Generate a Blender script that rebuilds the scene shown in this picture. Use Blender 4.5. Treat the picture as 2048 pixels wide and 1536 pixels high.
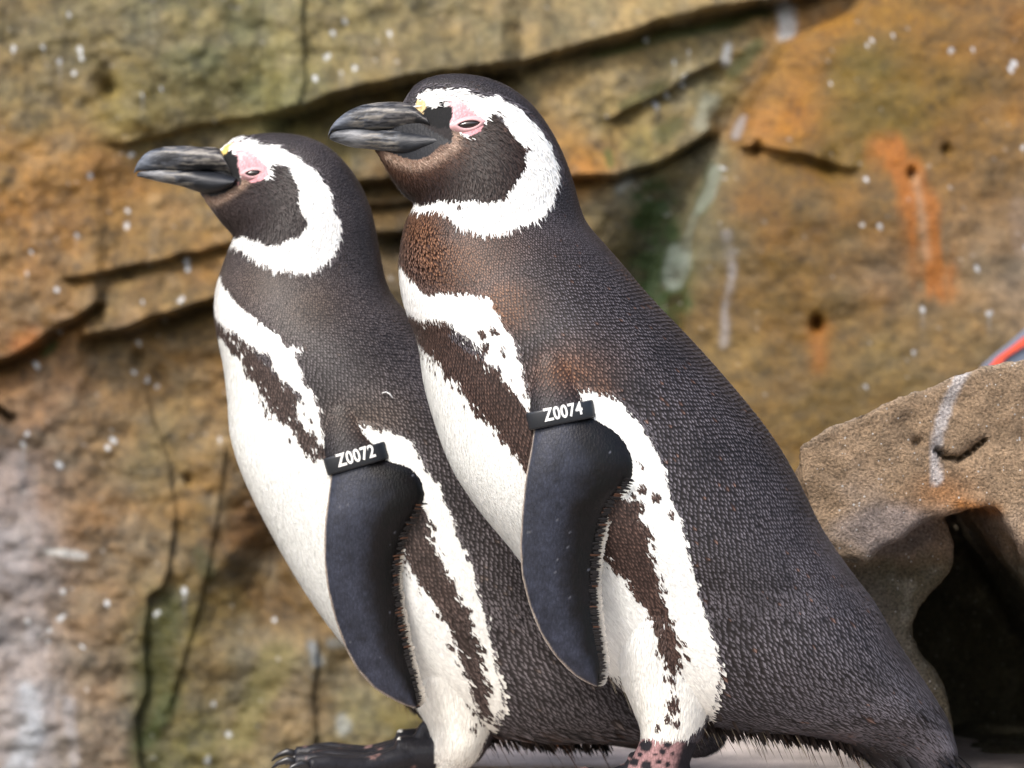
import bpy, bmesh, math
import numpy as np
from mathutils import Vector

sc = bpy.context.scene
for o in list(bpy.data.objects):
    bpy.data.objects.remove(o)
col = sc.collection

# ------------------------------------------------------------------ camera, sky, sun, exposure
S = 2400.0          # photo pixels (2048 wide) per metre at the plane of the nearer penguin
D = 3.6             # camera to that plane
ZC = 832 / S        # camera height above the ledge the birds stand on
cam_d = bpy.data.cameras.new('camera')
cam = bpy.data.objects.new('camera', cam_d)
col.objects.link(cam)
cam.location = (0, -D, ZC)
cam.rotation_euler = (math.pi / 2, 0, 0)
cam_d.sensor_width = 36
cam_d.lens = 36 * D / (2048 / S)
cam_d.clip_start = 0.05
cam_d.clip_end = 2000
cam_d.dof.use_dof = True
cam_d.dof.focus_distance = D - 0.03
cam_d.dof.aperture_fstop = cam_d.lens / 22.0
sc.camera = cam

SUN_EL, SUN_AZ = math.radians(50), math.radians(216)    # azimuth from +Y, clockwise: front left, high
world = bpy.data.worlds.new('World')
sc.world = world
world.use_nodes = True
wn = world.node_tree
bg = wn.nodes['Background']
sky = wn.nodes.new('ShaderNodeTexSky')
sky.sky_type = 'NISHITA'
sky.sun_disc = False
sky.sun_elevation = SUN_EL
sky.sun_rotation = SUN_AZ
sky.air_density = 1.0
sky.dust_density = 4.0
sky.ozone_density = 1.0
wn.links.new(sky.outputs[0], bg.inputs[0])
bg.inputs[1].default_value = 0.14
sun_d = bpy.data.lights.new('sun', 'SUN')
sun_d.energy = 1.5
sun_d.angle = math.radians(14)
sun_d.color = (1.0, 0.975, 0.94)
sun = bpy.data.objects.new('sun', sun_d)
col.objects.link(sun)
sd = Vector((math.sin(SUN_AZ) * math.cos(SUN_EL), math.cos(SUN_AZ) * math.cos(SUN_EL), math.sin(SUN_EL)))
sun.rotation_euler = sd.to_track_quat('Z', 'Y').to_euler()
sun.location = sd * 20

vs = sc.view_settings
vs.view_transform = 'Standard'
vs.look = 'None'
vs.gamma = 1
vs.use_curve_mapping = False
vs.exposure = 1.06
sc.render.engine = 'CYCLES'
sc.cycles.use_denoising = True
try:
    sc.cycles.denoising_prefilter = 'ACCURATE'
except Exception:
    pass
sc.cycles.max_bounces = 6

# ------------------------------------------------------------------ helpers
RNG = np.random.default_rng(7)


def lin(c, k=1.0):
    c = np.asarray(c, float) / 255.0
    return np.where(c <= 0.04045, c / 12.92, ((c + 0.055) / 1.055) ** 2.4) * k


def PX(px, py, Y):
    """point at depth Y (array ok) that the camera sees at photo pixel (px, py)"""
    f = (D + np.asarray(Y, float)) / D
    return np.stack(np.broadcast_arrays((np.asarray(px, float) - 1024) / S * f, Y, ZC - (np.asarray(py, float) - 768) / S * f), -1)


def UV(p, Yc=None):
    """photo pixel of a point; with Yc the pattern is mirrored about the bird's own middle plane"""
    Y = p[:, 1]
    if Yc is not None:
        Y = Yc - np.abs(Y - Yc)
    f = D / (D + Y)
    return 1024 + p[:, 0] * f * S, 768 + (ZC - p[:, 2]) * f * S


def _h(ix, iy, iz, seed):
    with np.errstate(over='ignore'):
        n = (ix.astype(np.uint32) * np.uint32(374761393) + iy.astype(np.uint32) * np.uint32(668265263)
             + iz.astype(np.uint32) * np.uint32(2147483647) + np.uint32((seed * 144269 + 12345) & 0xffffffff))
        n = (n ^ (n >> np.uint32(13))) * np.uint32(1274126177)
        n = n ^ (n >> np.uint32(16))
        n = n * np.uint32(2246822519)
        n = n ^ (n >> np.uint32(15))
    return n.astype(np.float64) / 4294967295.0


def vnoise(x, y, z=None, seed=0):
    x = np.asarray(x, float); y = np.asarray(y, float)
    z = np.zeros_like(x) if z is None else np.asarray(z, float)
    x, y, z = np.broadcast_arrays(x, y, z)
    ix, iy, iz = np.floor(x).astype(np.int64), np.floor(y).astype(np.int64), np.floor(z).astype(np.int64)
    fx, fy, fz = x - ix, y - iy, z - iz
    fx, fy, fz = [f * f * f * (f * (f * 6 - 15) + 10) for f in (fx, fy, fz)]
    r = 0
    for dz in (0, 1):
        wz = fz if dz else 1 - fz
        for dy in (0, 1):
            wy = fy if dy else 1 - fy
            for dx in (0, 1):
                wx = fx if dx else 1 - fx
                r = r + wx * wy * wz * _h(ix + dx, iy + dy, iz + dz, seed)
    return r * 2 - 1


def fbm(x, y, z=None, oct=4, seed=0, gain=0.5):
    a, s, t = 1.0, 0.0, 0.0
    z = np.zeros_like(np.asarray(x, float)) if z is None else z
    for i in range(oct):
        s = s + a * vnoise(x * 2 ** i + 13.7 * i, y * 2 ** i + 7.1 * i, z * 2 ** i + 3.3 * i, seed + i)
        t += a
        a *= gain
    return s / t


def inpoly(u, v, poly):
    p = np.asarray(poly, float)
    q = np.roll(p, -1, 0)
    res = np.zeros(u.shape, bool)
    for (x0, y0), (x1, y1) in zip(p, q):
        if y0 == y1:
            continue
        c = ((y0 > v) != (y1 > v)) & (u < (x1 - x0) * (v - y0) / (y1 - y0) + x0)
        res ^= c
    return res


def segdist(u, v, pts, closed=False):
    p = np.asarray(pts, float)
    q = np.roll(p, -1, 0)
    if not closed:
        p, q = p[:-1], q[:-1]
    d = np.full(np.shape(u), 1e9)
    for (x0, y0), (x1, y1) in zip(p, q):
        dx, dy = x1 - x0, y1 - y0
        t = np.clip(((u - x0) * dx + (v - y0) * dy) / (dx * dx + dy * dy + 1e-9), 0, 1)
        d = np.minimum(d, np.hypot(u - x0 - t * dx, v - y0 - t * dy))
    return d


def sstep(a, b, x):
    t = np.clip((x - a) / (b - a), 0, 1)
    return t * t * (3 - 2 * t)


def mesh_np(name, verts, faces, mat, parent=None, colors=None, smooth=True, link=True):
    """faces: (n,4) int array, 4th = -1 for triangles"""
    me = bpy.data.meshes.new(name)
    verts = np.asarray(verts, np.float32)
    faces = np.asarray(faces, np.int64)
    me.vertices.add(len(verts))
    me.vertices.foreach_set('co', verts.ravel())
    n = np.where(faces[:, 3] < 0, 3, 4) if faces.shape[1] == 4 else np.full(len(faces), 3)
    starts = np.concatenate([[0], np.cumsum(n)[:-1]]).astype(np.int32)
    loops = faces.ravel()
    loops = loops[loops >= 0].astype(np.int32)
    me.loops.add(len(loops))
    me.loops.foreach_set('vertex_index', loops)
    me.polygons.add(len(faces))
    me.polygons.foreach_set('loop_start', starts)
    me.update(calc_edges=True)
    me.validate()
    if smooth:
        me.polygons.foreach_set('use_smooth', np.ones(len(me.polygons), bool))
    if colors is not None:
        set_col(me, colors)
    if mat:
        me.materials.append(mat)
    o = bpy.data.objects.new(name, me)
    if link:
        col.objects.link(o)
    if parent is not None:
        o.parent = parent
    return o


def set_col(me, colors):
    a = me.color_attributes.new('Col', 'FLOAT_COLOR', 'POINT')
    c = np.ones((len(me.vertices), 4), np.float32)
    c[:, :colors.shape[1]] = colors
    a.data.foreach_set('color', c.ravel())


def get_co(me):
    c = np.empty(len(me.vertices) * 3, np.float32)
    me.vertices.foreach_get('co', c)
    return c.reshape(-1, 3).astype(float)


def empty(name, loc, label=None, cat=None, group=None):
    o = bpy.data.objects.new(name, None)
    o.empty_display_size = 0.05
    col.objects.link(o)
    o.location = loc
    if label:
        o['label'] = label
    if cat:
        o['category'] = cat
    if group:
        o['group'] = group
    return o


def adopt(child, root):
    """child of an Empty whose vertices are in world space"""
    child.parent = root
    child.matrix_parent_inverse = root.matrix_basis.inverted()
    return child


def cat_rom(a, n):
    """Catmull-Rom resample of rows of a, n samples, roughly even in arc length of columns 0:4"""
    a = np.asarray(a, float)
    p = np.vstack([2 * a[0] - a[1], a, 2 * a[-1] - a[-2]])
    out = []
    for i in range(1, len(p) - 2):
        t = np.linspace(0, 1, 40, endpoint=False)[:, None]
        p0, p1, p2, p3 = p[i - 1], p[i], p[i + 1], p[i + 2]
        out.append(0.5 * (2 * p1 + (p2 - p0) * t + (2 * p0 - 5 * p1 + 4 * p2 - p3) * t ** 2 + (3 * p1 - p0 - 3 * p2 + p3) * t ** 3))
    out.append(a[-1:])
    q = np.vstack(out)
    mid = 0.5 * (q[:, 0:2] + q[:, 2:4])
    s = np.concatenate([[0], np.cumsum(np.hypot(*np.diff(mid, axis=0).T) + 0.35 * (np.hypot(*np.diff(q[:, 0:2], axis=0).T) + np.hypot(*np.diff(q[:, 2:4], axis=0).T)))])
    t = np.linspace(0, s[-1], n)
    return np.stack([np.interp(t, s, q[:, k]) for k in range(q.shape[1])], 1)


def gsmooth(a, sig):
    r = int(3 * sig) + 1
    k = np.exp(-0.5 * (np.arange(-r, r + 1) / sig) ** 2)
    k /= k.sum()
    b = np.empty_like(a)
    for j in range(a.shape[1]):
        x = a[:, j]
        pad = np.concatenate([2 * x[0] - x[r:0:-1], x, 2 * x[-1] - x[-2:-r - 2:-1]])
        b[:, j] = np.convolve(pad, k, 'valid')
    return b


class Loft:
    """closed skin through stations: ventral px, dorsal px, half width px, lateral centre px"""

    def __init__(self, st, Yc, n=260, smooth=2.0, ex=1.0, side=1, bend=0.0):
        self.bend = bend * side / S
        st = np.asarray(st, float)
        if st.shape[1] == 5:
            st = np.hstack([st, np.zeros((len(st), 1))])
        r = cat_rom(st, n)
        if smooth:
            r = gsmooth(r, smooth)
        self.Yc, self.n, self.ex, self.side = Yc, n, ex, side
        yc = Yc + side * r[:, 5] / S
        self.V = PX(r[:, 0], r[:, 1], yc)
        self.Dr = PX(r[:, 2], r[:, 3], yc)
        self.C = 0.5 * (self.V + self.Dr)
        self.R = 0.5 * (self.Dr - self.V)
        self.w = np.maximum(r[:, 4], 1) / S
        self.px = r

    def at(self, si, th):
        """si: float ring index array, th: angle array; 0 = dorsal, pi = ventral, pi/2 = +Y side"""
        i = np.clip(np.floor(si).astype(int), 0, self.n - 2)
        f = (si - i)[..., None]
        C = self.C[i] * (1 - f) + self.C[i + 1] * f
        R = self.R[i] * (1 - f) + self.R[i + 1] * f
        w = self.w[i] * (1 - f[..., 0]) + self.w[i + 1] * f[..., 0]
        c, s = np.cos(th), np.sin(th)
        c = np.sign(c) * np.abs(c) ** self.ex
        s = np.sign(s) * np.abs(s) ** self.ex
        p = C + R * c[..., None]
        p[..., 1] += w * s + self.bend * (1 - (c + .25) ** 2)
        return p

    def surf(self, m):
        si = np.repeat(np.arange(self.n, dtype=float), m)
        th = np.tile(np.arange(m) * 2 * math.pi / m, self.n)
        v = self.at(si, th)
        i, j = np.meshgrid(np.arange(self.n - 1), np.arange(m), indexing='ij')
        j2 = (j + 1) % m
        f = np.stack([i * m + j, i * m + j2, (i + 1) * m + j2, (i + 1) * m + j], -1).reshape(-1, 4)
        v = np.vstack([v, self.C[:1], self.C[-1:]])
        k = np.arange(m)
        k2 = (k + 1) % m
        a, b = len(v) - 2, len(v) - 1
        cap0 = np.stack([np.full(m, a), k2, k, np.full(m, -1)], 1)
        cap1 = np.stack([np.full(m, b), (self.n - 1) * m + k, (self.n - 1) * m + k2, np.full(m, -1)], 1)
        return v, np.vstack([f, cap0, cap1])


def merge(parts):
    vs_, fs_, o = [], [], 0
    for v, f in parts:
        f = np.asarray(f).copy()
        f[f >= 0] += o
        vs_.append(v)
        fs_.append(f)
        o += len(v)
    return np.vstack(vs_), np.vstack(fs_)


def remesh(v, f, voxel, smooth_it=3):
    o = mesh_np('temporary', v, f, None)
    m = o.modifiers.new('r', 'REMESH')
    m.mode = 'VOXEL'
    m.voxel_size = voxel
    if smooth_it:
        s = o.modifiers.new('s', 'SMOOTH')
        s.factor = 0.5
        s.iterations = smooth_it
    bpy.context.view_layer.update()
    dg = bpy.context.evaluated_depsgraph_get()
    me = bpy.data.meshes.new_from_object(o.evaluated_get(dg))
    old = o.data
    bpy.data.objects.remove(o)
    bpy.data.meshes.remove(old)
    me.polygons.foreach_set('use_smooth', np.ones(len(me.polygons), bool))
    return me


def tube(pts, rads, m=14, flat=1.0, yc=0.0):
    """skin round a 3-D polyline, closed ends"""
    pts = np.asarray(pts, float)
    n = len(pts)
    t = np.gradient(pts, axis=0)
    t /= np.linalg.norm(t, axis=1)[:, None]
    up = np.array([0, 0, 1.0])
    a = np.cross(t, up)
    bad = np.linalg.norm(a, axis=1) < 1e-3
    a[bad] = (0, 1, 0)
    a /= np.linalg.norm(a, axis=1)[:, None]
    b = np.cross(a, t)
    th = np.arange(m) * 2 * math.pi / m
    r = np.asarray(rads, float)[:, None, None]
    v = pts[:, None] + r * (a[:, None] * np.cos(th)[None, :, None] + flat * b[:, None] * np.sin(th)[None, :, None])
    v = v.reshape(-1, 3)
    i, j = np.meshgrid(np.arange(n - 1), np.arange(m), indexing='ij')
    j2 = (j + 1) % m
    f = np.stack([i * m + j, i * m + j2, (i + 1) * m + j2, (i + 1) * m + j], -1).reshape(-1, 4)
    v = np.vstack([v, pts[:1] - t[:1] * rads[0] * 0.4, pts[-1:] + t[-1:] * rads[-1] * 0.4])
    k = np.arange(m)
    k2 = (k + 1) % m
    x, y = len(v) - 2, len(v) - 1
    f = np.vstack([f, np.stack([np.full(m, x), k2, k, np.full(m, -1)], 1),
                   np.stack([np.full(m, y), (n - 1) * m + k, (n - 1) * m + k2, np.full(m, -1)], 1)])
    return v, f


# ------------------------------------------------------------------ materials
def new_mat(name, rough=0.6, spec=0.5, col_attr=True, base=(0.5, 0.5, 0.5)):
    m = bpy.data.materials.new(name)
    m.use_nodes = True
    nt = m.node_tree
    b = nt.nodes['Principled BSDF']
    b.inputs['Roughness'].default_value = rough
    b.inputs['Specular IOR Level'].default_value = spec
    b.inputs['Base Color'].default_value = (*base, 1)
    at = None
    if col_attr:
        at = nt.nodes.new('ShaderNodeVertexColor')
        at.layer_name = 'Col'
        nt.links.new(at.outputs[0], b.inputs['Base Color'])
    return m, nt, b, at


def tex_noise(nt, scale, detail=4, rough=0.55, coord=None):
    n = nt.nodes.new('ShaderNodeTexNoise')
    n.inputs['Scale'].default_value = scale
    n.inputs['Detail'].default_value = detail
    n.inputs['Roughness'].default_value = rough
    if coord is None:
        g = nt.nodes.new('ShaderNodeNewGeometry')
        coord = g.outputs['Position']
    nt.links.new(coord, n.inputs['Vector'])
    return n


def add_bump(nt, b, socket, dist, strength=1.0, prev=None):
    bp = nt.nodes.new('ShaderNodeBump')
    bp.inputs['Distance'].default_value = dist
    bp.inputs['Strength'].default_value = strength
    nt.links.new(socket, bp.inputs['Height'])
    if prev is not None:
        nt.links.new(prev.outputs[0], bp.inputs['Normal'])
    nt.links.new(bp.outputs[0], b.inputs['Normal'])
    return bp


def mulcol(nt, b, a_socket, f_socket, lo, hi):
    mr = nt.nodes.new('ShaderNodeMapRange')
    mr.inputs['From Min'].default_value = 0.3
    mr.inputs['From Max'].default_value = 0.7
    mr.inputs['To Min'].default_value = lo
    mr.inputs['To Max'].default_value = hi
    nt.links.new(f_socket, mr.inputs['Value'])
    vm = nt.nodes.new('ShaderNodeVectorMath')
    vm.operation = 'SCALE'
    nt.links.new(a_socket, vm.inputs[0])
    nt.links.new(mr.outputs[0], vm.inputs['Scale'])
    nt.links.new(vm.outputs[0], b.inputs['Base Color'])
    return vm


M_feather, nt, b, at = new_mat('plumage_feather', 0.5, 0.28)
b.inputs['Sheen Weight'].default_value = 0.02
b.inputs['Sheen Roughness'].default_value = 0.4

M_body, nt, b, at = new_mat('penguin_skin_and_flipper', 0.40, 0.28)
ns = tex_noise(nt, 900, 3)
vo = nt.nodes.new('ShaderNodeTexVoronoi')
vo.inputs['Scale'].default_value = 560
g = nt.nodes.new('ShaderNodeNewGeometry')
mp = nt.nodes.new('ShaderNodeMapping')
mp.inputs['Scale'].default_value = (1, 1, 0.45)
mp.inputs['Rotation'].default_value = (0, 0.25, 0)
nt.links.new(g.outputs['Position'], mp.inputs[0])
nt.links.new(mp.outputs[0], vo.inputs['Vector'])
vm_ = mulcol(nt, b, at.outputs[0], ns.outputs[0], 0.8, 1.2)
mr_ = nt.nodes.new('ShaderNodeMapRange')
mr_.inputs['From Max'].default_value = 0.7
mr_.inputs['To Min'].default_value = 1.18
mr_.inputs['To Max'].default_value = 0.72
nt.links.new(vo.outputs['Distance'], mr_.inputs['Value'])
v2_ = nt.nodes.new('ShaderNodeVectorMath'); v2_.operation = 'SCALE'
nt.links.new(vm_.outputs[0], v2_.inputs[0]); nt.links.new(mr_.outputs[0], v2_.inputs['Scale'])
nt.links.new(v2_.outputs[0], b.inputs['Base Color'])
nt.links.new(at.outputs['Alpha'], b.inputs['Roughness'])
p1 = add_bump(nt, b, vo.outputs['Distance'], 0.0005, 0.35)
add_bump(nt, b, ns.outputs[0], 0.0004, 0.35, p1)

M_beak, nt, b, at = new_mat('horn_of_the_bill', 0.46, 0.4)
g = nt.nodes.new('ShaderNodeNewGeometry')
mp = nt.nodes.new('ShaderNodeMapping')
mp.inputs['Scale'].default_value = (0.22, 0.6, 1)
nt.links.new(g.outputs['Position'], mp.inputs[0])
ns = tex_noise(nt, 520, 4, 0.6, mp.outputs[0])
mulcol(nt, b, at.outputs[0], ns.outputs[0], 0.62, 1.38)
add_bump(nt, b, ns.outputs[0], 0.0006, 0.5)

M_eye, *_ = new_mat('dark_wet_eye', 0.04, 0.9, False, (0.012, 0.006, 0.005))
M_lid, *_ = new_mat('pink_eyelid_skin', 0.45, 0.4, False, tuple(lin((232, 184, 185), 0.7)))
M_band, *_ = new_mat('black_rubber_band', 0.42, 0.5, False, (0.012, 0.014, 0.018))
M_print, *_ = new_mat('white_band_lettering', 0.5, 0.4, False, (0.82, 0.82, 0.80))
M_claw, *_ = new_mat('black_claw_horn', 0.3, 0.5, False, (0.012, 0.012, 0.014))


def rock_mat(name, rough, grain, lo, hi, bump1, bump2, specks=None, spec=0.3):
    m, nt, b, at = new_mat(name, rough, spec)
    n1 = tex_noise(nt, grain, 6, 0.62)
    n2 = tex_noise(nt, grain * 0.12, 5, 0.6)
    vm = mulcol(nt, b, at.outputs[0], n1.outputs[0], lo, hi)
    out = vm.outputs[0]
    if specks:
        sc_, thr, rad, keep, colr = specks
        vo = nt.nodes.new('ShaderNodeTexVoronoi')
        vo.inputs['Scale'].default_value = sc_
        g = nt.nodes.new('ShaderNodeNewGeometry')
        nt.links.new(g.outputs['Position'], vo.inputs['Vector'])
        sep = nt.nodes.new('ShaderNodeSeparateColor')
        nt.links.new(vo.outputs['Color'], sep.inputs[0])
        c1 = nt.nodes.new('ShaderNodeMath'); c1.operation = 'GREATER_THAN'
        nt.links.new(sep.outputs[0], c1.inputs[0]); c1.inputs[1].default_value = keep
        ml = nt.nodes.new('ShaderNodeMath'); ml.operation = 'MULTIPLY'
        nt.links.new(sep.outputs[1], ml.inputs[0]); ml.inputs[1].default_value = rad
        c2 = nt.nodes.new('ShaderNodeMath'); c2.operation = 'LESS_THAN'
        nt.links.new(vo.outputs['Distance'], c2.inputs[0]); nt.links.new(ml.outputs[0], c2.inputs[1])
        mm = nt.nodes.new('ShaderNodeMath'); mm.operation = 'MULTIPLY'
        nt.links.new(c1.outputs[0], mm.inputs[0]); nt.links.new(c2.outputs[0], mm.inputs[1])
        mx = nt.nodes.new('ShaderNodeMix'); mx.data_type = 'RGBA'
        nt.links.new(mm.outputs[0], mx.inputs['Factor'])
        nt.links.new(out, mx.inputs['A'])
        mx.inputs['B'].default_value = (*colr, 1)
        out = mx.outputs['Result']
    nt.links.new(out, b.inputs['Base Color'])
    p1 = add_bump(nt, b, n2.outputs[0], bump1, 0.8)
    add_bump(nt, b, n1.outputs[0], bump2, 0.8, p1)
    return m


M_cliff = rock_mat('stained_wet_cliff_rock', 0.62, 260, 0.70, 1.30, 0.005, 0.003, None, 0.4)
M_boulder = rock_mat('grainy_tan_boulder_rock', 0.8, 420, 0.40, 1.65, 0.010, 0.006, (420, 0, 0.42, 0.93, (0.5, 0.48, 0.45)))
M_ledge = rock_mat('pale_ledge_rock', 0.8, 420, 0.75, 1.25, 0.008, 0.003)
M_ground, *_ = new_mat('wet_enclosure_floor', 0.7, 0.3, False, (0.16, 0.14, 0.11))

# ------------------------------------------------------------------ ground, cliff, ledge
YW = 1.30           # depth of the cliff face
gz = -0.75
o = mesh_np('ground', [(-400, -400, gz), (400, -400, gz), (400, 400, gz), (-400, 400, gz)], [(0, 1, 2, 3)], M_ground, smooth=False)
o['kind'] = 'structure'


def axis(lo, a, b_, hi, fine, coarse):
    m0, m1 = max(lo, a - 1300), min(hi, b_ + 1300)
    return np.concatenate([np.arange(lo, m0, coarse * 4), np.arange(m0, a, coarse), np.arange(a, b_, fine), np.arange(b_, m1, coarse), np.arange(m1, hi, coarse * 4)])


def build_cliff():
    U = axis(-4200, -60, 2110, 6300, 4.2, 16)
    Vv = axis(-2600, -60, 1600, 3560, 4.2, 16)
    u, v = np.meshgrid(U, Vv)
    sh = u.shape
    u = u.ravel(); v = v.ravel()
    # ---- relief (metres, negative towards the camera)
    wu = u + 28 * fbm(u / 130, v / 130, oct=3, seed=3)
    wv = v + 28 * fbm(u / 130, v / 130, oct=3, seed=9)
    h = 0.05 * fbm(u / 520, v / 420, oct=3, seed=21) + 0.011 * fbm(u / 150, v / 110, oct=4, seed=22) + 0.006 * fbm(u / 36, v / 30, oct=3, seed=23)

    def ledge(pts, a, wa, bb, wb, taper=60, jag=9, vert=False, s=5):
        """a crack: the rock before it bulges by a, the rock after it steps back by bb"""
        p = np.asarray(pts, float)
        x, y = (v, u) if vert else (u, v)
        if vert:
            p = p[:, ::-1]
        c = np.interp(x, p[:, 0], p[:, 1]) + jag * fbm(x / 60, y * 0 + s, oct=3, seed=int(s * 7) + 40)
        m = sstep(p[0, 0] - taper, p[0, 0] + taper * .4, x) * (1 - sstep(p[-1, 0] - taper * .4, p[-1, 0] + taper, x))
        d = y - c
        k = sstep(-5, 5, d)
        return m * (-(1 - k) * a * np.exp(np.minimum(d, 0) / wa) + k * bb * np.exp(-np.maximum(d, 0) / wb))
    # long strata crack rising to the upper right
    h += ledge([(250, 285), (330, 268), (450, 243), (560, 226)], .010, 90, .014, 22, s=1)
    h += ledge([(560, 232), (610, 212), (700, 186), (790, 160), (900, 142), (1010, 134)], .05, 160, .055, 42, 40, s=2)
    h += ledge([(990, 134), (1080, 112), (1180, 78), (1300, 48), (1400, 22), (1560, -6), (1700, -40)], .035, 130, .045, 20, 40, s=3)
    # dark strata between the two heads and right of the nearer head
    h += ledge([(690, 372), (740, 366), (840, 352), (950, 330)], .03, 60, .05, 30, 30, s=4)
    h += ledge([(720, 415), (780, 402), (860, 398)], .012, 40, .03, 22, 30, s=5)
    h += ledge([(700, 475), (780, 462), (880, 455)], .02, 60, .045, 32, 30, s=6)
    h += ledge([(1120, 352), (1160, 352), (1215, 356), (1290, 335), (1380, 290), (1420, 262)], .028, 45, .042, 16, 30, s=7)
    h += ledge([(1230, 235), (1300, 195), (1380, 150), (1440, 128)], .012, 40, .018, 20, 30, s=8)
    # left strata
    h += ledge([(150, 562), (230, 548), (330, 526), (400, 503), (480, 478)], .016, 60, .024, 13, 40, s=9)
    h += ledge([(-300, 780), (-60, 745), (20, 718), (70, 690), (130, 650), (180, 622), (200, 606)], .03, 90, .04, 20, 20, s=10)
    h += ledge([(175, 672), (250, 660), (320, 634), (430, 596), (520, 570)], .045, 80, .05, 26, 24, 5, s=11)
    h += ledge([(-80, 800), (0, 815), (22, 834)], .01, 40, .04, 14, 14, s=12)
    # upright cracks and the block edge of the lower left
    h += ledge([(292, 790), (312, 850), (340, 930), (350, 1010), (352, 1080)], .003, 60, .008, 12, 20, 4, vert=True, s=13)
    h += ledge([(345, 1070), (342, 1130), (332, 1170), (300, 1190), (294, 1300), (302, 1380), (276, 1430), (290, 1540), (280, 1700)], .010, 80, .006, 40, 30, 6, vert=True, s=14)
    h += ledge([(452, 900), (440, 1010), (425, 1100), (400, 1220), (350, 1400)], .004, 60, .004, 60, 40, 6, vert=True, s=15)
    h += ledge([(640, 1290), (632, 1400), (640, 1560)], .005, 60, .007, 14, 30, 5, vert=True, s=16)
    # recess behind the left bird's breast
    h += .05 * np.exp(-((wu - 545) / 70) ** 2 - ((wv - 1120) / 150) ** 2)
    h += ledge([(612, -120), (606, 60), (612, 160), (600, 215)], .004, 60, .010, 14, 30, 4, vert=True, s=17)
    # mossy gully and the smooth outcrop on the right
    edge = np.array([(-700, 2060), (-60, 1760), (20, 1700), (80, 1570), (140, 1530), (200, 1492), (290, 1464), (420, 1395), (520, 1362), (620, 1352), (760, 1330), (1100, 1300), (3500, 1250)], float)
    e = np.interp(v, edge[:, 0], edge[:, 1]) + 8 * fbm(v / 50, u * 0, oct=3, seed=77)
    d = u - e
    k = sstep(-14, 20, d)
    out = -(0.05 + 0.07 * (1 - np.exp(-np.maximum(d, 0) / 160)))
    h = h * (1 - k) + k * (0.45 * h + out)
    h += 0.05 * np.exp(-((d + 60) / 70) ** 2) * (1 - k) * sstep(200, 420, v)
    # shallow overhang inside the outcrop, small holes
    h += k * ledge([(1490, 300), (1540, 300), (1600, 318), (1680, 345)], .012, 60, .02, 40, 40, s=18)
    for (cx, cy, r, dp) in ((1625, 650, 11, .03), (1810, 355, 8, .02), (1878, 308, 8, .015), (1512, 296, 8, .018), (1655, 330, 20, .015), (205, 160, 22, .02), (215, 175, 14, .02), (272, 712, 12, .02), (375, 960, 8, .015)):
        h += dp * np.exp(-((u - cx) / r) ** 2 - ((v - cy) / (r * 1.3)) ** 2)
    Pp = PX(u, v, np.full_like(u, YW))
    Pp[:, 1] += h
    # the wall leans back a little towards the top
    Pp[:, 1] += 0.10 * (Pp[:, 2] - ZC)
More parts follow.
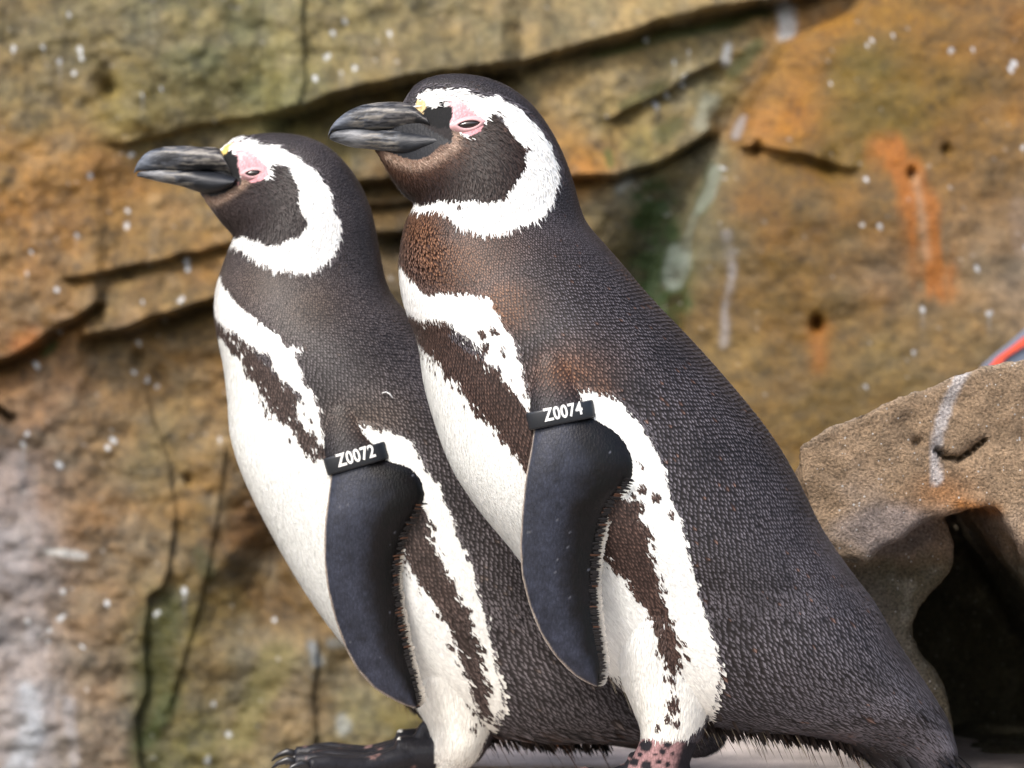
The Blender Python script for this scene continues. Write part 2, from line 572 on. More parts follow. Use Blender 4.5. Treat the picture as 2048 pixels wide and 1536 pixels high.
    # ---- colour
    samp = [  # u, v, r, g, b, reach
        (60, 60, 118, 103, 68), (250, 60, 125, 112, 76), (400, 130, 120, 112, 72), (520, 60, 124, 116, 78), (560, 180, 128, 122, 76), (700, 60, 130, 118, 78),
        (800, 100, 134, 116, 78), (1000, 60, 142, 124, 86), (1200, 30, 150, 130, 92), (1100, 40, 136, 118, 82), (60, 200, 126, 104, 62), (250, 220, 124, 112, 66),
        (60, 340, 146, 108, 54), (200, 350, 152, 106, 48), (100, 450, 148, 102, 46), (300, 420, 144, 108, 56), (400, 480, 136, 104, 54), (180, 520, 142, 104, 54),
        (640, 250, 126, 108, 62), (760, 230, 118, 98, 52), (780, 330, 96, 72, 34), (780, 430, 104, 80, 44), (800, 500, 84, 66, 36),
        (60, 600, 138, 104, 62), (300, 580, 140, 108, 62), (420, 560, 134, 100, 54), (30, 690, 138, 92, 40), (300, 720, 138, 106, 64), (420, 700, 138, 104, 58),
        (100, 780, 136, 106, 78), (200, 850, 134, 102, 66), (60, 950, 132, 104, 84), (300, 900, 134, 116, 78), (400, 850, 134, 106, 64), (400, 1000, 138, 106, 58), (200, 1050, 136, 102, 64),
        (60, 1120, 150, 136, 132), (60, 1300, 156, 140, 132), (60, 1450, 158, 144, 138), (200, 1200, 132, 104, 72), (200, 1350, 136, 112, 88), (220, 1480, 138, 116, 96),
        (480, 1050, 104, 72, 36), (560, 1200, 112, 82, 42), (460, 1200, 104, 84, 38), (360, 1250, 96, 84, 28), (330, 1380, 84, 78, 26), (420, 1350, 136, 112, 72), (480, 1480, 130, 116, 84), (560, 1420, 140, 118, 86), (560, 1330, 138, 118, 86), (620, 1400, 116, 92, 56), (720, 1400, 140, 128, 88), (740, 1320, 128, 100, 60), (400, 1480, 112, 104, 52), (800, 1440, 116, 98, 40),
        (1150, 150, 146, 124, 82), (1250, 130, 150, 128, 86), (1220, 220, 136, 116, 70), (1300, 160, 132, 112, 70), (1400, 90, 148, 130, 90), (1450, 170, 128, 116, 72), (1200, 300, 140, 106, 50), (1300, 280, 120, 108, 58),
        (1180, 325, 176, 112, 34), (1270, 390, 140, 136, 118), (1340, 400, 66, 70, 40), (1340, 500, 62, 76, 38), (1330, 580, 74, 72, 34), (1230, 420, 108, 88, 50), (1250, 480, 96, 82, 46), (1400, 480, 118, 112, 92), (1430, 300, 128, 120, 94),
        (1560, 180, 160, 112, 58), (1650, 80, 146, 104, 52), (1520, 250, 166, 116, 66), (1600, 260, 146, 100, 38), (1720, 140, 124, 98, 40), (1850, 80, 126, 92, 42), (1980, 60, 134, 96, 50), (2020, 200, 132, 98, 54), (1850, 200, 128, 98, 44), (1700, 250, 118, 90, 32), (1900, 300, 114, 84, 34), (1620, 330, 116, 86, 36),
        (1520, 400, 122, 86, 40), (1600, 450, 112, 82, 36), (1550, 560, 120, 88, 42), (1680, 480, 126, 94, 52), (1750, 560, 140, 112, 84), (1950, 480, 142, 118, 92), (2010, 580, 148, 126, 104), (1960, 380, 132, 100, 62), (1900, 600, 144, 116, 84), (1700, 640, 132, 100, 58), (1600, 650, 120, 90, 40), (1560, 740, 120, 88, 44), (1600, 800, 126, 98, 52), (1750, 720, 128, 104, 62), (1900, 690, 138, 112, 74), (1450, 620, 118, 88, 46), (1480, 700, 136, 112, 72)]
    smp = np.array(samp, float)
    num = np.zeros((len(u), 3)); den = np.zeros(len(u))
    fine = (u > -400) & (u < 2450) & (v > -300) & (v < 1850)
    cu = np.clip(wu, -60, 2110); cv = np.clip(wv, -60, 1600)
    for r in smp:
        w = 1.0 / (((cu - r[0]) ** 2 + (cv - r[1]) ** 2) + 45.0 ** 2) ** 1.7
        num += w[:, None] * lin(r[2:5]); den += w
    c = num / den[:, None]

    def paint(mask, rgb):
        nonlocal c
        m = np.clip(mask, 0, 1)[:, None]
        c = c * (1 - m) + lin(rgb) * m
    n1 = fbm(u / 26, v / 26, oct=4, seed=51)
    n2 = fbm(u / 70, v / 60, oct=4, seed=52)
    n3 = fbm(u / 9, v / 9, oct=3, seed=53)
    drip = fbm(u / 22, v / 160, oct=3, seed=54)
    gr = sstep(.05, .5, fbm(u / 44, v / 40, oct=4, seed=58))[:, None] * .22 * (1 - .6 * k)[:, None]
    c = c * (1 - gr) + lin((150, 138, 118)) * gr
    pit = sstep(.30, .55, fbm(u / 15, v / 13, oct=3, seed=59))[:, None]
    c = c * (1 - .25 * pit)
    c = c * np.clip(1 + (0.55 * n1 + 0.32 * n2 + 0.45 * n3) * (1 - .3 * k), .25, 2)[:, None]
    c = c * (1 + np.stack([0.14 * n2, 0 * n2, -0.16 * n2], 1))
    # moss
    moss = lambda pts, w, s=0.5: sstep(0.15, 0.9, np.exp(-(segdist(wu, wv, pts) / w) ** 2) * (1.0 + s * n1))
    paint(1.0 * moss([(1320, 400), (1330, 470), (1325, 560), (1345, 620)], 52, 1.3), (58, 76, 34))
    paint(.8 * moss([(1180, 88), (1300, 66), (1420, 44), (1530, 26)], 14), (50, 66, 14))
    paint(.8 * moss([(1480, 130), (1520, 95)], 20), (66, 72, 26))
    paint(.7 * moss([(1250, 200), (1300, 170), (1330, 150)], 18), (76, 76, 26))
    paint(.7 * moss([(1340, 260), (1370, 235)], 22), (72, 74, 24))
    paint(.6 * moss([(1430, 330), (1410, 420)], 16), (70, 82, 58))
    paint(.7 * moss([(340, 1200), (320, 1310), (300, 1440), (300, 1530)], 36), (70, 72, 16))
    paint(.7 * moss([(400, 1110), (420, 1140)], 22), (62, 62, 20))
    paint(.6 * moss([(300, 1480), (340, 1400)], 20), (58, 72, 20))
    paint(.6 * moss([(560, 1330), (500, 1480)], 40), (120, 112, 56))
    paint(.8 * moss([(80, 690), (100, 680)], 12), (60, 76, 14))
    paint(.7 * moss([(1215, 300), (1225, 330)], 12), (70, 86, 20))
    paint(.35 * moss([(1700, 160), (1760, 230), (1700, 280)], 80), (96, 90, 24))
    # rust streak
    st = segdist(wu * 1.0, wv, [(1760, 320), (1800, 380), (1825, 450), (1845, 540), (1860, 590)])
    paint(.8 * sstep(.10, 1.0, np.exp(-(st / 40) ** 2) * (1 + .8 * drip + .7 * n1)), (186, 114, 56))
    st = segdist(u, v, [(1815, 360), (1825, 430), (1836, 520)])
    paint(.6 * np.exp(-(st / 9) ** 2), (196, 160, 130))
    st = segdist(wu, wv, [(1630, 660), (1632, 720)])
    paint(.6 * np.exp(-(st / 18) ** 2), (168, 104, 34))
    st = segdist(wu, wv, [(30, 690), (60, 668)])
    paint(.6 * np.exp(-(st / 20) ** 2), (178, 104, 44))
    # lime and dropping streaks
    lime = lambda pts, w, k_, thr=0.35: k_ * .85 * sstep(thr - .15, thr + .65, np.exp(-(segdist(wu, v, pts) / w) ** 2) * (1 + .7 * drip + .6 * n1))
    paint(lime([(10, 960), (20, 1100), (40, 1250), (60, 1400), (60, 1560)], 80, .6), (172, 164, 166))
    paint(lime([(60, 1380), (66, 1460), (40, 1540)], 22, .7, .3), (206, 208, 216))
    paint(lime([(130, 1400), (150, 1530)], 16, .6), (196, 190, 194))
    paint(lime([(90, 1100), (170, 1110)], 9, .9, .3), (220, 216, 212))
    paint(lime([(620, 1290), (630, 1320)], 16, .8, .3), (160, 168, 176))
    paint(lime([(660, 1285), (690, 1280)], 12, .7, .3), (176, 176, 172))
    paint(lime([(690, 1450), (680, 1440)], 18, .7, .3), (178, 180, 176))
    paint(lime([(1465, 470), (1470, 560), (1460, 690)], 11, .75, .25), (176, 168, 168))
    paint(lime([(1500, 235), (1485, 270)], 9, .8, .3), (206, 200, 204))
    paint(lime([(1575, 15), (1580, 60)], 26, .9, .4), (222, 222, 226))
    paint(lime([(1460, 90), (1465, 120)], 10, .9, .3), (222, 222, 226))
    paint(lime([(1425, 200), (1415, 240)], 20, .65, .3), (164, 166, 150))
    paint(lime([(1440, 335), (1425, 390), (1400, 430), (1385, 520), (1370, 570)], 11, .75, .3), (170, 174, 160))
    paint(lime([(1375, 500), (1362, 560)], 20, .7, .3), (160, 166, 158))
    paint(lime([(1255, 375), (1275, 355)], 16, .7, .3), (176, 176, 172))
    paint(lime([(2000, 420), (2020, 500)], 26, .35), (170, 150, 140))
    # bright specks of droppings and splashes, scattered and in clusters
    R2 = np.random.default_rng(11)
    pos = [(133, 24), (20, 93), (82, 92), (155, 95), (158, 110), (115, 120), (145, 142), (284, 190), (322, 177), (690, 42), (665, 63), (780, 66), (710, 138), (682, 145), (632, 158), (656, 113), (252, 420), (180, 352), (258, 308), (253, 452), (66, 505), (56, 548), (118, 580), (155, 470), (290, 604), (374, 537), (365, 600), (72, 730), (56, 868), (48, 888), (115, 663), (275, 686), (265, 745), (310, 775), (292, 760), (120, 930), (215, 895), (226, 880), (440, 880), (372, 520), (1370, 150), (1368, 165), (1380, 98), (1352, 118), (1315, 205), (1336, 185), (1295, 72), (1735, 90), (1725, 100), (1775, 82), (1888, 112), (1930, 108), (2005, 150), (2012, 138), (1654, 175), (1443, 335), (2026, 304), (1720, 366), (1932, 542), (1745, 460), (1710, 456), (1955, 630), (2028, 500), (1828, 622), (1715, 772), (1810, 705), (104, 1256), (127, 1234), (170, 1290), (220, 1203), (372, 1180), (318, 1224), (130, 1180), (101, 1280), (60, 1240), (548, 1240), (430, 1405), (420, 1515), (460, 1465)]
    for (x, y) in pos:
        r = R2.uniform(3.5, 6.5)
        ax_, sh_ = R2.uniform(.6, 1.15), R2.normal(0, .35)
        rr = np.hypot((u - x - sh_ * (v - y)) / ax_, (v - y) * .85) * (1 + .45 * n3)
        run = np.exp(-((u - x) / (r * .45)) ** 2) * (v > y) * np.exp(-np.maximum(v - y, 0) / (r * R2.uniform(1, 5)))
        paint(np.maximum(.95 * (1 - sstep(r * .7, r * 1.15, rr)), (.45 if R2.random() < .25 else .05) * run), (244, 244, 248))
    for _ in range(420):
        x, y = R2.uniform(-40, 2080), R2.uniform(-40, 1560)
        r = 1.4 + 2.6 * R2.random() ** 2
        q = R2.uniform(.2, .6)
        near = (np.abs(u - x) < 10) & (np.abs(v - y) < 10)
        if near.any():
            m = np.zeros(len(u)); m[near] = q * (1 - sstep(r * .7, r * 1.2, np.hypot(u[near] - x, v[near] - y)))
            paint(m, (226, 222, 220))
    lum = c @ np.array([.3, .59, .11])
    sat = (1.02 + .14 * k)[:, None]
    c = lum[:, None] + (c - lum[:, None]) * sat
    c = np.clip(c * np.array([.95, 1.0, .98]) / (1.66 + .14 * k)[:, None], 0.004, .85)
    nu, nv = sh[1], sh[0]
    i, j = np.meshgrid(np.arange(nv - 1), np.arange(nu - 1), indexing='ij')
    f = np.stack([i * nu + j, (i + 1) * nu + j, (i + 1) * nu + j + 1, i * nu + j + 1], -1).reshape(-1, 4)
    o = mesh_np('cliff', Pp, f, M_cliff, colors=c)
    o['kind'] = 'structure'
    return o


build_cliff()


def rock_from_blocks(blocks, voxel, sm, lump, seed, drop=0.30):
    """blocks: (outline px list, Y front, Y back); real prisms, fused, rounded and roughened"""
    parts = []
    for pts, y0, y1 in blocks:
        p = np.asarray(pts, float)
        yr = y0
        a = PX(p[:, 0], p[:, 1], np.full(len(p), yr))
        bq = a.copy()
        bq[:, 1] = y1
        bq[:, 2] -= drop * (y1 - y0) * (p[:, 1] < 1000)
        n = len(p)
        bm = bmesh.new()
        va = [bm.verts.new(x) for x in a]
        vb = [bm.verts.new(x) for x in bq]
        bm.faces.new(va); bm.faces.new(vb[::-1])
        for k in range(n):
            bm.faces.new((va[k], vb[k], vb[(k + 1) % n], va[(k + 1) % n]))
        bmesh.ops.recalc_face_normals(bm, faces=bm.faces)
        bmesh.ops.triangulate(bm, faces=bm.faces)
        bm.verts.index_update()
        v = np.array([x.co[:] for x in bm.verts])
        f = np.array([[q.index for q in fc.verts] + [-1] for fc in bm.faces])
        bm.free()
        parts.append((v, f))
    v, f = merge(parts)
    me = remesh(v, f, voxel, sm)
    co = get_co(me)
    nr = np.empty(len(me.vertices) * 3, np.float32)
    me.vertices.foreach_get('normal', nr)
    nr = nr.reshape(-1, 3)
    d = sum(a * fbm(co[:, 0] * fq, co[:, 1] * fq, co[:, 2] * fq, oct=4, seed=seed + i) for i, (a, fq) in enumerate(lump))
    co += nr * d[:, None]
    me.vertices.foreach_set('co', co.astype(np.float32).ravel())
    me.update()
    return me, co, nr


# ledge
led = [([(548, 1600), (640, 1588), (3200, 1588), (3200, 2600), (560, 2600)], -0.22, 0.50),
       ([(985, 1598), (1300, 1594), (1800, 1594), (1800, 2600), (985, 2600)], 0.3, 0.66)]
# outlines are at depth; give the ledge its own flat top at z = 0 by building it directly
def ledge():
    plan = np.array([(-.199, -.02), (-.205, .10), (-.215, .22), (-.205, .33), (-.16, .42), (-.06, .52), (-.02, .78), (.10, .84), (.30, .82), (.9, .85), (1.9, .85), (1.9, -.35), (.6, -.42), (.2, -.33), (-.08, -.26), (-.16, -.16)], float)
    n = len(plan)
    top = np.column_stack([plan, np.zeros(n)])
    bot = np.column_stack([plan * [1.05, 1.05], np.full(n, gz - .02)])
    bm = bmesh.new()
    va = [bm.verts.new(x) for x in top]; vb = [bm.verts.new(x) for x in bot]
    bm.faces.new(va); bm.faces.new(vb[::-1])
    for k in range(n):
        bm.faces.new((va[k], vb[k], vb[(k + 1) % n], va[(k + 1) % n]))
    bmesh.ops.recalc_face_normals(bm, faces=bm.faces)
    bmesh.ops.triangulate(bm, faces=bm.faces)
    bm.verts.index_update()
    v = np.array([x.co[:] for x in bm.verts]); f = np.array([[q.index for q in fc.verts] + [-1] for fc in bm.faces])
    bm.free()
    me = remesh(v, f, 0.010, 3)
    co = get_co(me)
    nr = np.empty(len(me.vertices) * 3, np.float32); me.vertices.foreach_get('normal', nr); nr = nr.reshape(-1, 3)
    d = .008 * fbm(co[:, 0] * 9, co[:, 1] * 9, co[:, 2] * 9, oct=4, seed=5)
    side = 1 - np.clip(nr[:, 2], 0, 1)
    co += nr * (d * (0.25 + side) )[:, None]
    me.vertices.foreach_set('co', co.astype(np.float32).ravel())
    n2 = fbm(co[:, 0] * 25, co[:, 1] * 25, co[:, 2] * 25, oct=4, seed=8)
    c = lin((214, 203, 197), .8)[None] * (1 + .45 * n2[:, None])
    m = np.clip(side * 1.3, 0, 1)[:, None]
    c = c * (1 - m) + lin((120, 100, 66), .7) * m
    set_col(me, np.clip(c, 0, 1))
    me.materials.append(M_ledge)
    o = bpy.data.objects.new('rock_ledge', me)
    col.objects.link(o)
    o['kind'] = 'structure'


ledge()


def boulder():
    top = [(1604, 1000), (1584, 930), (1582, 896), (1596, 876), (1640, 852), (1720, 812), (1790, 780), (1870, 756), (1960, 727), (2050, 708), (2200, 690), (2400, 740), (2600, 900), (2680, 1200), (2700, 1640)]
    slab = top + [(2300, 1640), (2230, 1400), (2140, 1215), (2060, 1112), (2015, 1052), (1990, 1020), (1930, 1034), (1850, 1050), (1810, 1085), (1760, 1100), (1740, 1135), (1690, 1120), (1640, 1150), (1615, 1120)]
    pillar = [(1640, 1020), (1880, 1020), (1908, 1090), (1890, 1150), (1840, 1190), (1812, 1250), (1835, 1320), (1890, 1385), (1908, 1450), (1915, 1640), (1760, 1640), (1750, 1440), (1640, 1300)]
    back = [(1640, 1000), (2400, 1000), (2600, 1020), (2600, 1640), (1760, 1640), (1750, 1440)]
    foot = [(1880, 1545), (2000, 1500), (2350, 1490), (2350, 1640), (1880, 1640)]
    me, co, nr = rock_from_blocks([(slab, .10, .86), (pillar, .24, .84), (back, .74, .88), (foot, .45, .84)], (.0037), 20,
                                  [(.012, 7), (.0045, 24), (.0028, 70), (.0014, 190)], 300)
    u, v = UV(co)
    crk = np.exp(-(segdist(u + 5 * fbm(u / 12, v / 12, seed=3), v, [(1874, 898), (1892, 914), (1915, 920), (1940, 905), (1968, 884)]) / (4 + 4 * vnoise(u / 16, v / 16, seed=9) ** 2)) ** 2) + .6 * np.exp(-(np.hypot(u - 1835, v - 885) / 9) ** 2)
    co[:, 1] += .026 * crk * (co[:, 1] < .3)
    me.vertices.foreach_set('co', co.astype(np.float32).ravel()); me.update()
    n1 = fbm(co[:, 0] * 60, co[:, 1] * 60, co[:, 2] * 60, oct=4, seed=61)
    n2 = fbm(co[:, 0] * 14, co[:, 1] * 14, co[:, 2] * 14, oct=3, seed=62)
    c = np.tile(lin((166, 141, 113)), (len(co), 1))
    mix = lambda m, rgb: c * (1 - np.clip(m, 0, 1)[:, None]) + lin(rgb) * np.clip(m, 0, 1)[:, None]
    c = mix(.6 * sstep(0, .35, n2), (168, 150, 134))
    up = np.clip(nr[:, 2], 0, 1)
    c = mix(.7 * up, (178, 162, 142))  # upward faces painted paler, as light from above would make them
    w = n2 * 40
    c = mix(.85 * sstep(.2, .7, np.exp(-(np.hypot((u - 1790 + w) / 110, (v - 1060) / 60)) ** 2)), (140, 128, 122))
    c = mix(.7 * np.exp(-(np.hypot((u - 1885), (v - 985) * 1.6) / 60) ** 2), (170, 116, 66))
    c = mix(.8 * np.exp(-(segdist(u, v, [(1920, 1010), (1990, 1022)]) / 14) ** 2), (176, 112, 46))
    c = mix(.85 * sstep(.25, .8, np.exp(-(segdist(u + w * .2, v, [(1925, 745), (1895, 800), (1872, 880), (1866, 910), (1870, 960)]) / 13) ** 2) * (1 + .6 * n1)), (208, 202, 200))
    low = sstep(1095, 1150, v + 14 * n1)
    c = mix(.85 * low, (108, 102, 80))  # rock below the overhang painted darker, adding to its shade
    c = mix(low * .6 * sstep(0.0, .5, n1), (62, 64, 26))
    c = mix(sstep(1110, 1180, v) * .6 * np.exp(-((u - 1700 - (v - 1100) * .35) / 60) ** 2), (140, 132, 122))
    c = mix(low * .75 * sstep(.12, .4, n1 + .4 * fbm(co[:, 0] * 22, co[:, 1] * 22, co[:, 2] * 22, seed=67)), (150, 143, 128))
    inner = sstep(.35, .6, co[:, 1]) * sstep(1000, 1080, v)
    c = mix(.8 * inner, (112, 106, 84))  # depth of the hollow painted dim to strengthen its shade
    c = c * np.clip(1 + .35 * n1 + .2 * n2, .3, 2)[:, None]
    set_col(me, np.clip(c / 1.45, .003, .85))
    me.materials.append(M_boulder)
    o = bpy.data.objects.new('boulder', me)
    col.objects.link(o)
    o['label'] = "grainy tan boulder with a dark hollow under it, beside the right penguin's tail"
    o['category'] = 'boulder'


boulder()

# ------------------------------------------------------------------ the penguins
B = dict(
    Yc=0.0,
    body=[(748, 303, 806, 205, 10), (757, 311, 812, 180, 24), (775, 338, 868, 150, 40), (791, 366, 970, 154, 72), (808, 388, 1052, 197, 100),
          (828, 404, 1110, 275, 117), (826, 420, 1145, 360, 123), (811, 452, 1165, 437, 133), (801, 512, 1200, 480, 155), (801, 567, 1243, 530, 180),
          (814, 625, 1303, 600, 208), (837, 685, 1381, 681, 230), (849, 765, 1460, 770, 244), (871, 845, 1534, 862, 252), (905, 935, 1588, 950, 256),
          (960, 1020, 1640, 1055, 254), (1036, 1113, 1692, 1133, 244), (1110, 1225, 1744, 1203, 226), (1196, 1328, 1790, 1280, 212), (1290, 1412, 1831, 1342, 185),
          (1425, 1452, 1868, 1398, 148), (1570, 1464, 1892, 1445, 98), (1690, 1488, 1905, 1485, 68), (1765, 1545, 1905, 1518, 40), (1815, 1580, 1890, 1560, 14)],
    flip=[(1068, 618, 1188, 630, 20, 120), (1060, 690, 1186, 712, 26, 160), (1058, 760, 1188, 766, 26, 206), (1062, 820, 1186, 800, 22, 236), (1067, 858, 1192, 832, 20, 252), (1061, 900, 1236, 866, 19, 262), (1050, 960, 1262, 915, 18, 270), (1043, 1030, 1261, 960, 17, 276), (1040, 1090, 1226, 1002, 16, 280), (1043, 1150, 1206, 1057, 15, 282), (1058, 1210, 1194, 1130, 14, 284), (1080, 1265, 1193, 1200, 13, 282), (1112, 1315, 1200, 1270, 11, 278), (1150, 1352, 1207, 1322, 9, 272), (1180, 1370, 1204, 1352, 6, 268), (1194, 1376, 1199, 1370, 2, 266)],
    leg=[(1305, 1110, 1375, 1110, 50, 110), (1258, 1195, 1408, 1195, 78, 134), (1236, 1280, 1428, 1280, 84, 116), (1242, 1350, 1434, 1350, 82, 98), (1266, 1415, 1424, 1414, 76, 92), (1281, 1452, 1410, 1452, 66, 96), (1284, 1475, 1400, 1478, 56, 102), (1272, 1500, 1390, 1500, 48, 108), (1258, 1530, 1376, 1535, 44, 108), (1245, 1562, 1370, 1566, 42, 108), (1235, 1590, 1365, 1592, 36, 108)],
    toe=((1300, 1572), (1105, 1592), 108),
    skin_v=1472,
    beak_top=[(852, 232, 866, 266, 66), (824, 209, 842, 263, 55), (792, 204, 805, 262, 42), (750, 206, 752, 262, 32), (715, 213, 710, 260, 25), (686, 229, 684, 260, 19), (668, 246, 664, 263, 12), (658, 262, 656, 276, 5), (657, 272, 655, 281, 2)],
    beak_low=[(910, 278, 892, 295, 84), (868, 263, 850, 311, 74), (828, 260, 815, 319, 62), (792, 259, 782, 310, 47), (750, 259, 748, 299, 34), (712, 257, 708, 295, 24), (684, 259, 682, 288, 16), (666, 263, 664, 281, 8), (660, 267, 659, 278, 3)],
    beak_poly=[(818, 206), (826, 236), (846, 250), (868, 264), (905, 284), (880, 292), (858, 312), (832, 322), (800, 314), (775, 302), (735, 299), (690, 294), (650, 285), (650, 250), (690, 215), (760, 200)],
    eye=(938, 248, 22, 8.6),
    W1=[(832, 196), (850, 178), (880, 176), (910, 175), (935, 183), (960, 193), (990, 193), (1020, 208), (1045, 222), (1065, 245), (1085, 270), (1100, 295), (1112, 320), (1118, 350), (1112, 375), (1100, 400), (1080, 430), (1050, 448), (1020, 460), (985, 467), (950, 462), (925, 452), (905, 435), (885, 420), (860, 416), (835, 420), (815, 412), (832, 402),
        (850, 402), (880, 400), (900, 398), (925, 398), (960, 401), (985, 397), (1010, 388), (1030, 360), (1045, 330), (1050, 310), (1042, 290), (1025, 275), (1015, 255), (1003, 240), (990, 230), (975, 228), (966, 245), (950, 270), (925, 268), (905, 255), (880, 256), (850, 248), (828, 235), (822, 215)],
    pink=[(882, 186), (905, 190), (925, 203), (947, 222), (962, 238), (967, 250), (960, 263), (945, 271), (925, 269), (908, 256), (902, 242), (903, 222), (890, 205)],
    yellow=[(832, 197), (850, 202), (854, 214), (850, 232), (842, 240), (820, 233)],
    black=[(844, 240), (848, 218), (856, 212), (868, 216), (873, 204), (885, 201), (890, 212), (903, 213), (908, 225), (902, 240), (900, 256), (872, 256), (856, 247)],
    lore=[(818, 231), (850, 236), (858, 247), (900, 252), (908, 270), (900, 290), (870, 268)],
    gape=[(856, 262), (872, 270), (893, 284)],
    rim=[(908, 268), (908, 290), (885, 306), (858, 322), (828, 330), (800, 322), (775, 309)],
    W2=[(792, 515), (812, 535), (830, 562), (850, 578), (900, 580), (950, 580), (975, 592), (985, 610), (1000, 635), (1015, 660), (1030, 690), (1040, 720), (1045, 745), (1055, 780), (1066, 812), (1055, 818), (1035, 790), (1020, 775), (1000, 745), (1000, 730), (975, 725), (968, 715), (970, 700), (945, 680), (920, 660), (905, 645), (870, 635), (850, 635), (830, 632), (806, 618), (790, 585)],
    Wbig=[(700, 600), (850, 640), (1000, 740), (1063, 790), (1130, 770), (1195, 776), (1225, 790), (1255, 815), (1280, 840), (1300, 870), (1310, 900), (1320, 930), (1330, 965), (1342, 1000), (1358, 1035), (1365, 1070), (1370, 1110), (1380, 1140), (1395, 1175), (1407, 1210), (1420, 1250), (1430, 1290), (1436, 1330), (1430, 1380), (1415, 1420), (1395, 1455), (1370, 1474), (1340, 1500), (1250, 1520), (700, 1500)],
    D1=[(780, 616), (830, 632), (850, 635), (870, 635), (905, 645), (920, 660), (945, 680), (970, 700), (968, 715), (975, 725), (1000, 730), (1000, 745), (1020, 775), (1035, 790), (1060, 822), (1150, 880), (1220, 960), (1240, 992), (1283, 992), (1284, 1004), (1272, 1020), (1270, 1036), (1292, 1060), (1296, 1090), (1302, 1120), (1311, 1150), (1317, 1190), (1336, 1220), (1342, 1250), (1347, 1290), (1352, 1330), (1346, 1380),
        (1338, 1350), (1326, 1310), (1318, 1280), (1308, 1245), (1294, 1215), (1270, 1190), (1252, 1165), (1238, 1145), (1222, 1132), (1206, 1108), (1190, 1080), (1130, 1020), (1060, 962), (1030, 905), (1000, 870), (985, 850), (965, 830), (940, 800), (930, 785), (910, 755), (890, 750), (885, 735), (865, 712), (845, 690), (836, 676), (780, 660)],
    spots=[(985, 657, 7), (1003, 693, 5), (1272, 922, 5), (1283, 972, 7), (1310, 990, 6), (1335, 1018, 4), (968, 730, 4), (1345, 1400, 9), (1336, 1430, 6), (1318, 1452, 6), (1352, 1440, 9), (1345, 1415, 6), (990, 222, 3), (1000, 232, 3), (1010, 262, 3), (1022, 285, 4), (1048, 296, 5), (925, 412, 4), (1005, 392, 4), (960, 660, 8), (920, 748, 5), (965, 690, 8)],
    back=((40, 33, 32), (142, 136, 143)), brown=((80, 50, 34), (178, 128, 94)), face=((38, 25, 21), (68, 47, 39)), band=((66, 48, 42), (124, 98, 88)),
    collars=[(890, 510, 135, 85), (860, 450, 80, 70), (1140, 740, 80, 55), (1195, 765, 34, 30), (1010, 600, 60, 60)],
    facepoly=[(740, 290), (830, 250), (905, 262), (970, 225), (1025, 262), (1055, 310), (1040, 350), (1005, 395), (930, 405), (830, 404), (760, 360)],
    text='Z0074', band_at=(1122, 830), band_ang=-11.5, band_half=66, band_h=36, text_c=(1126, 824),
)
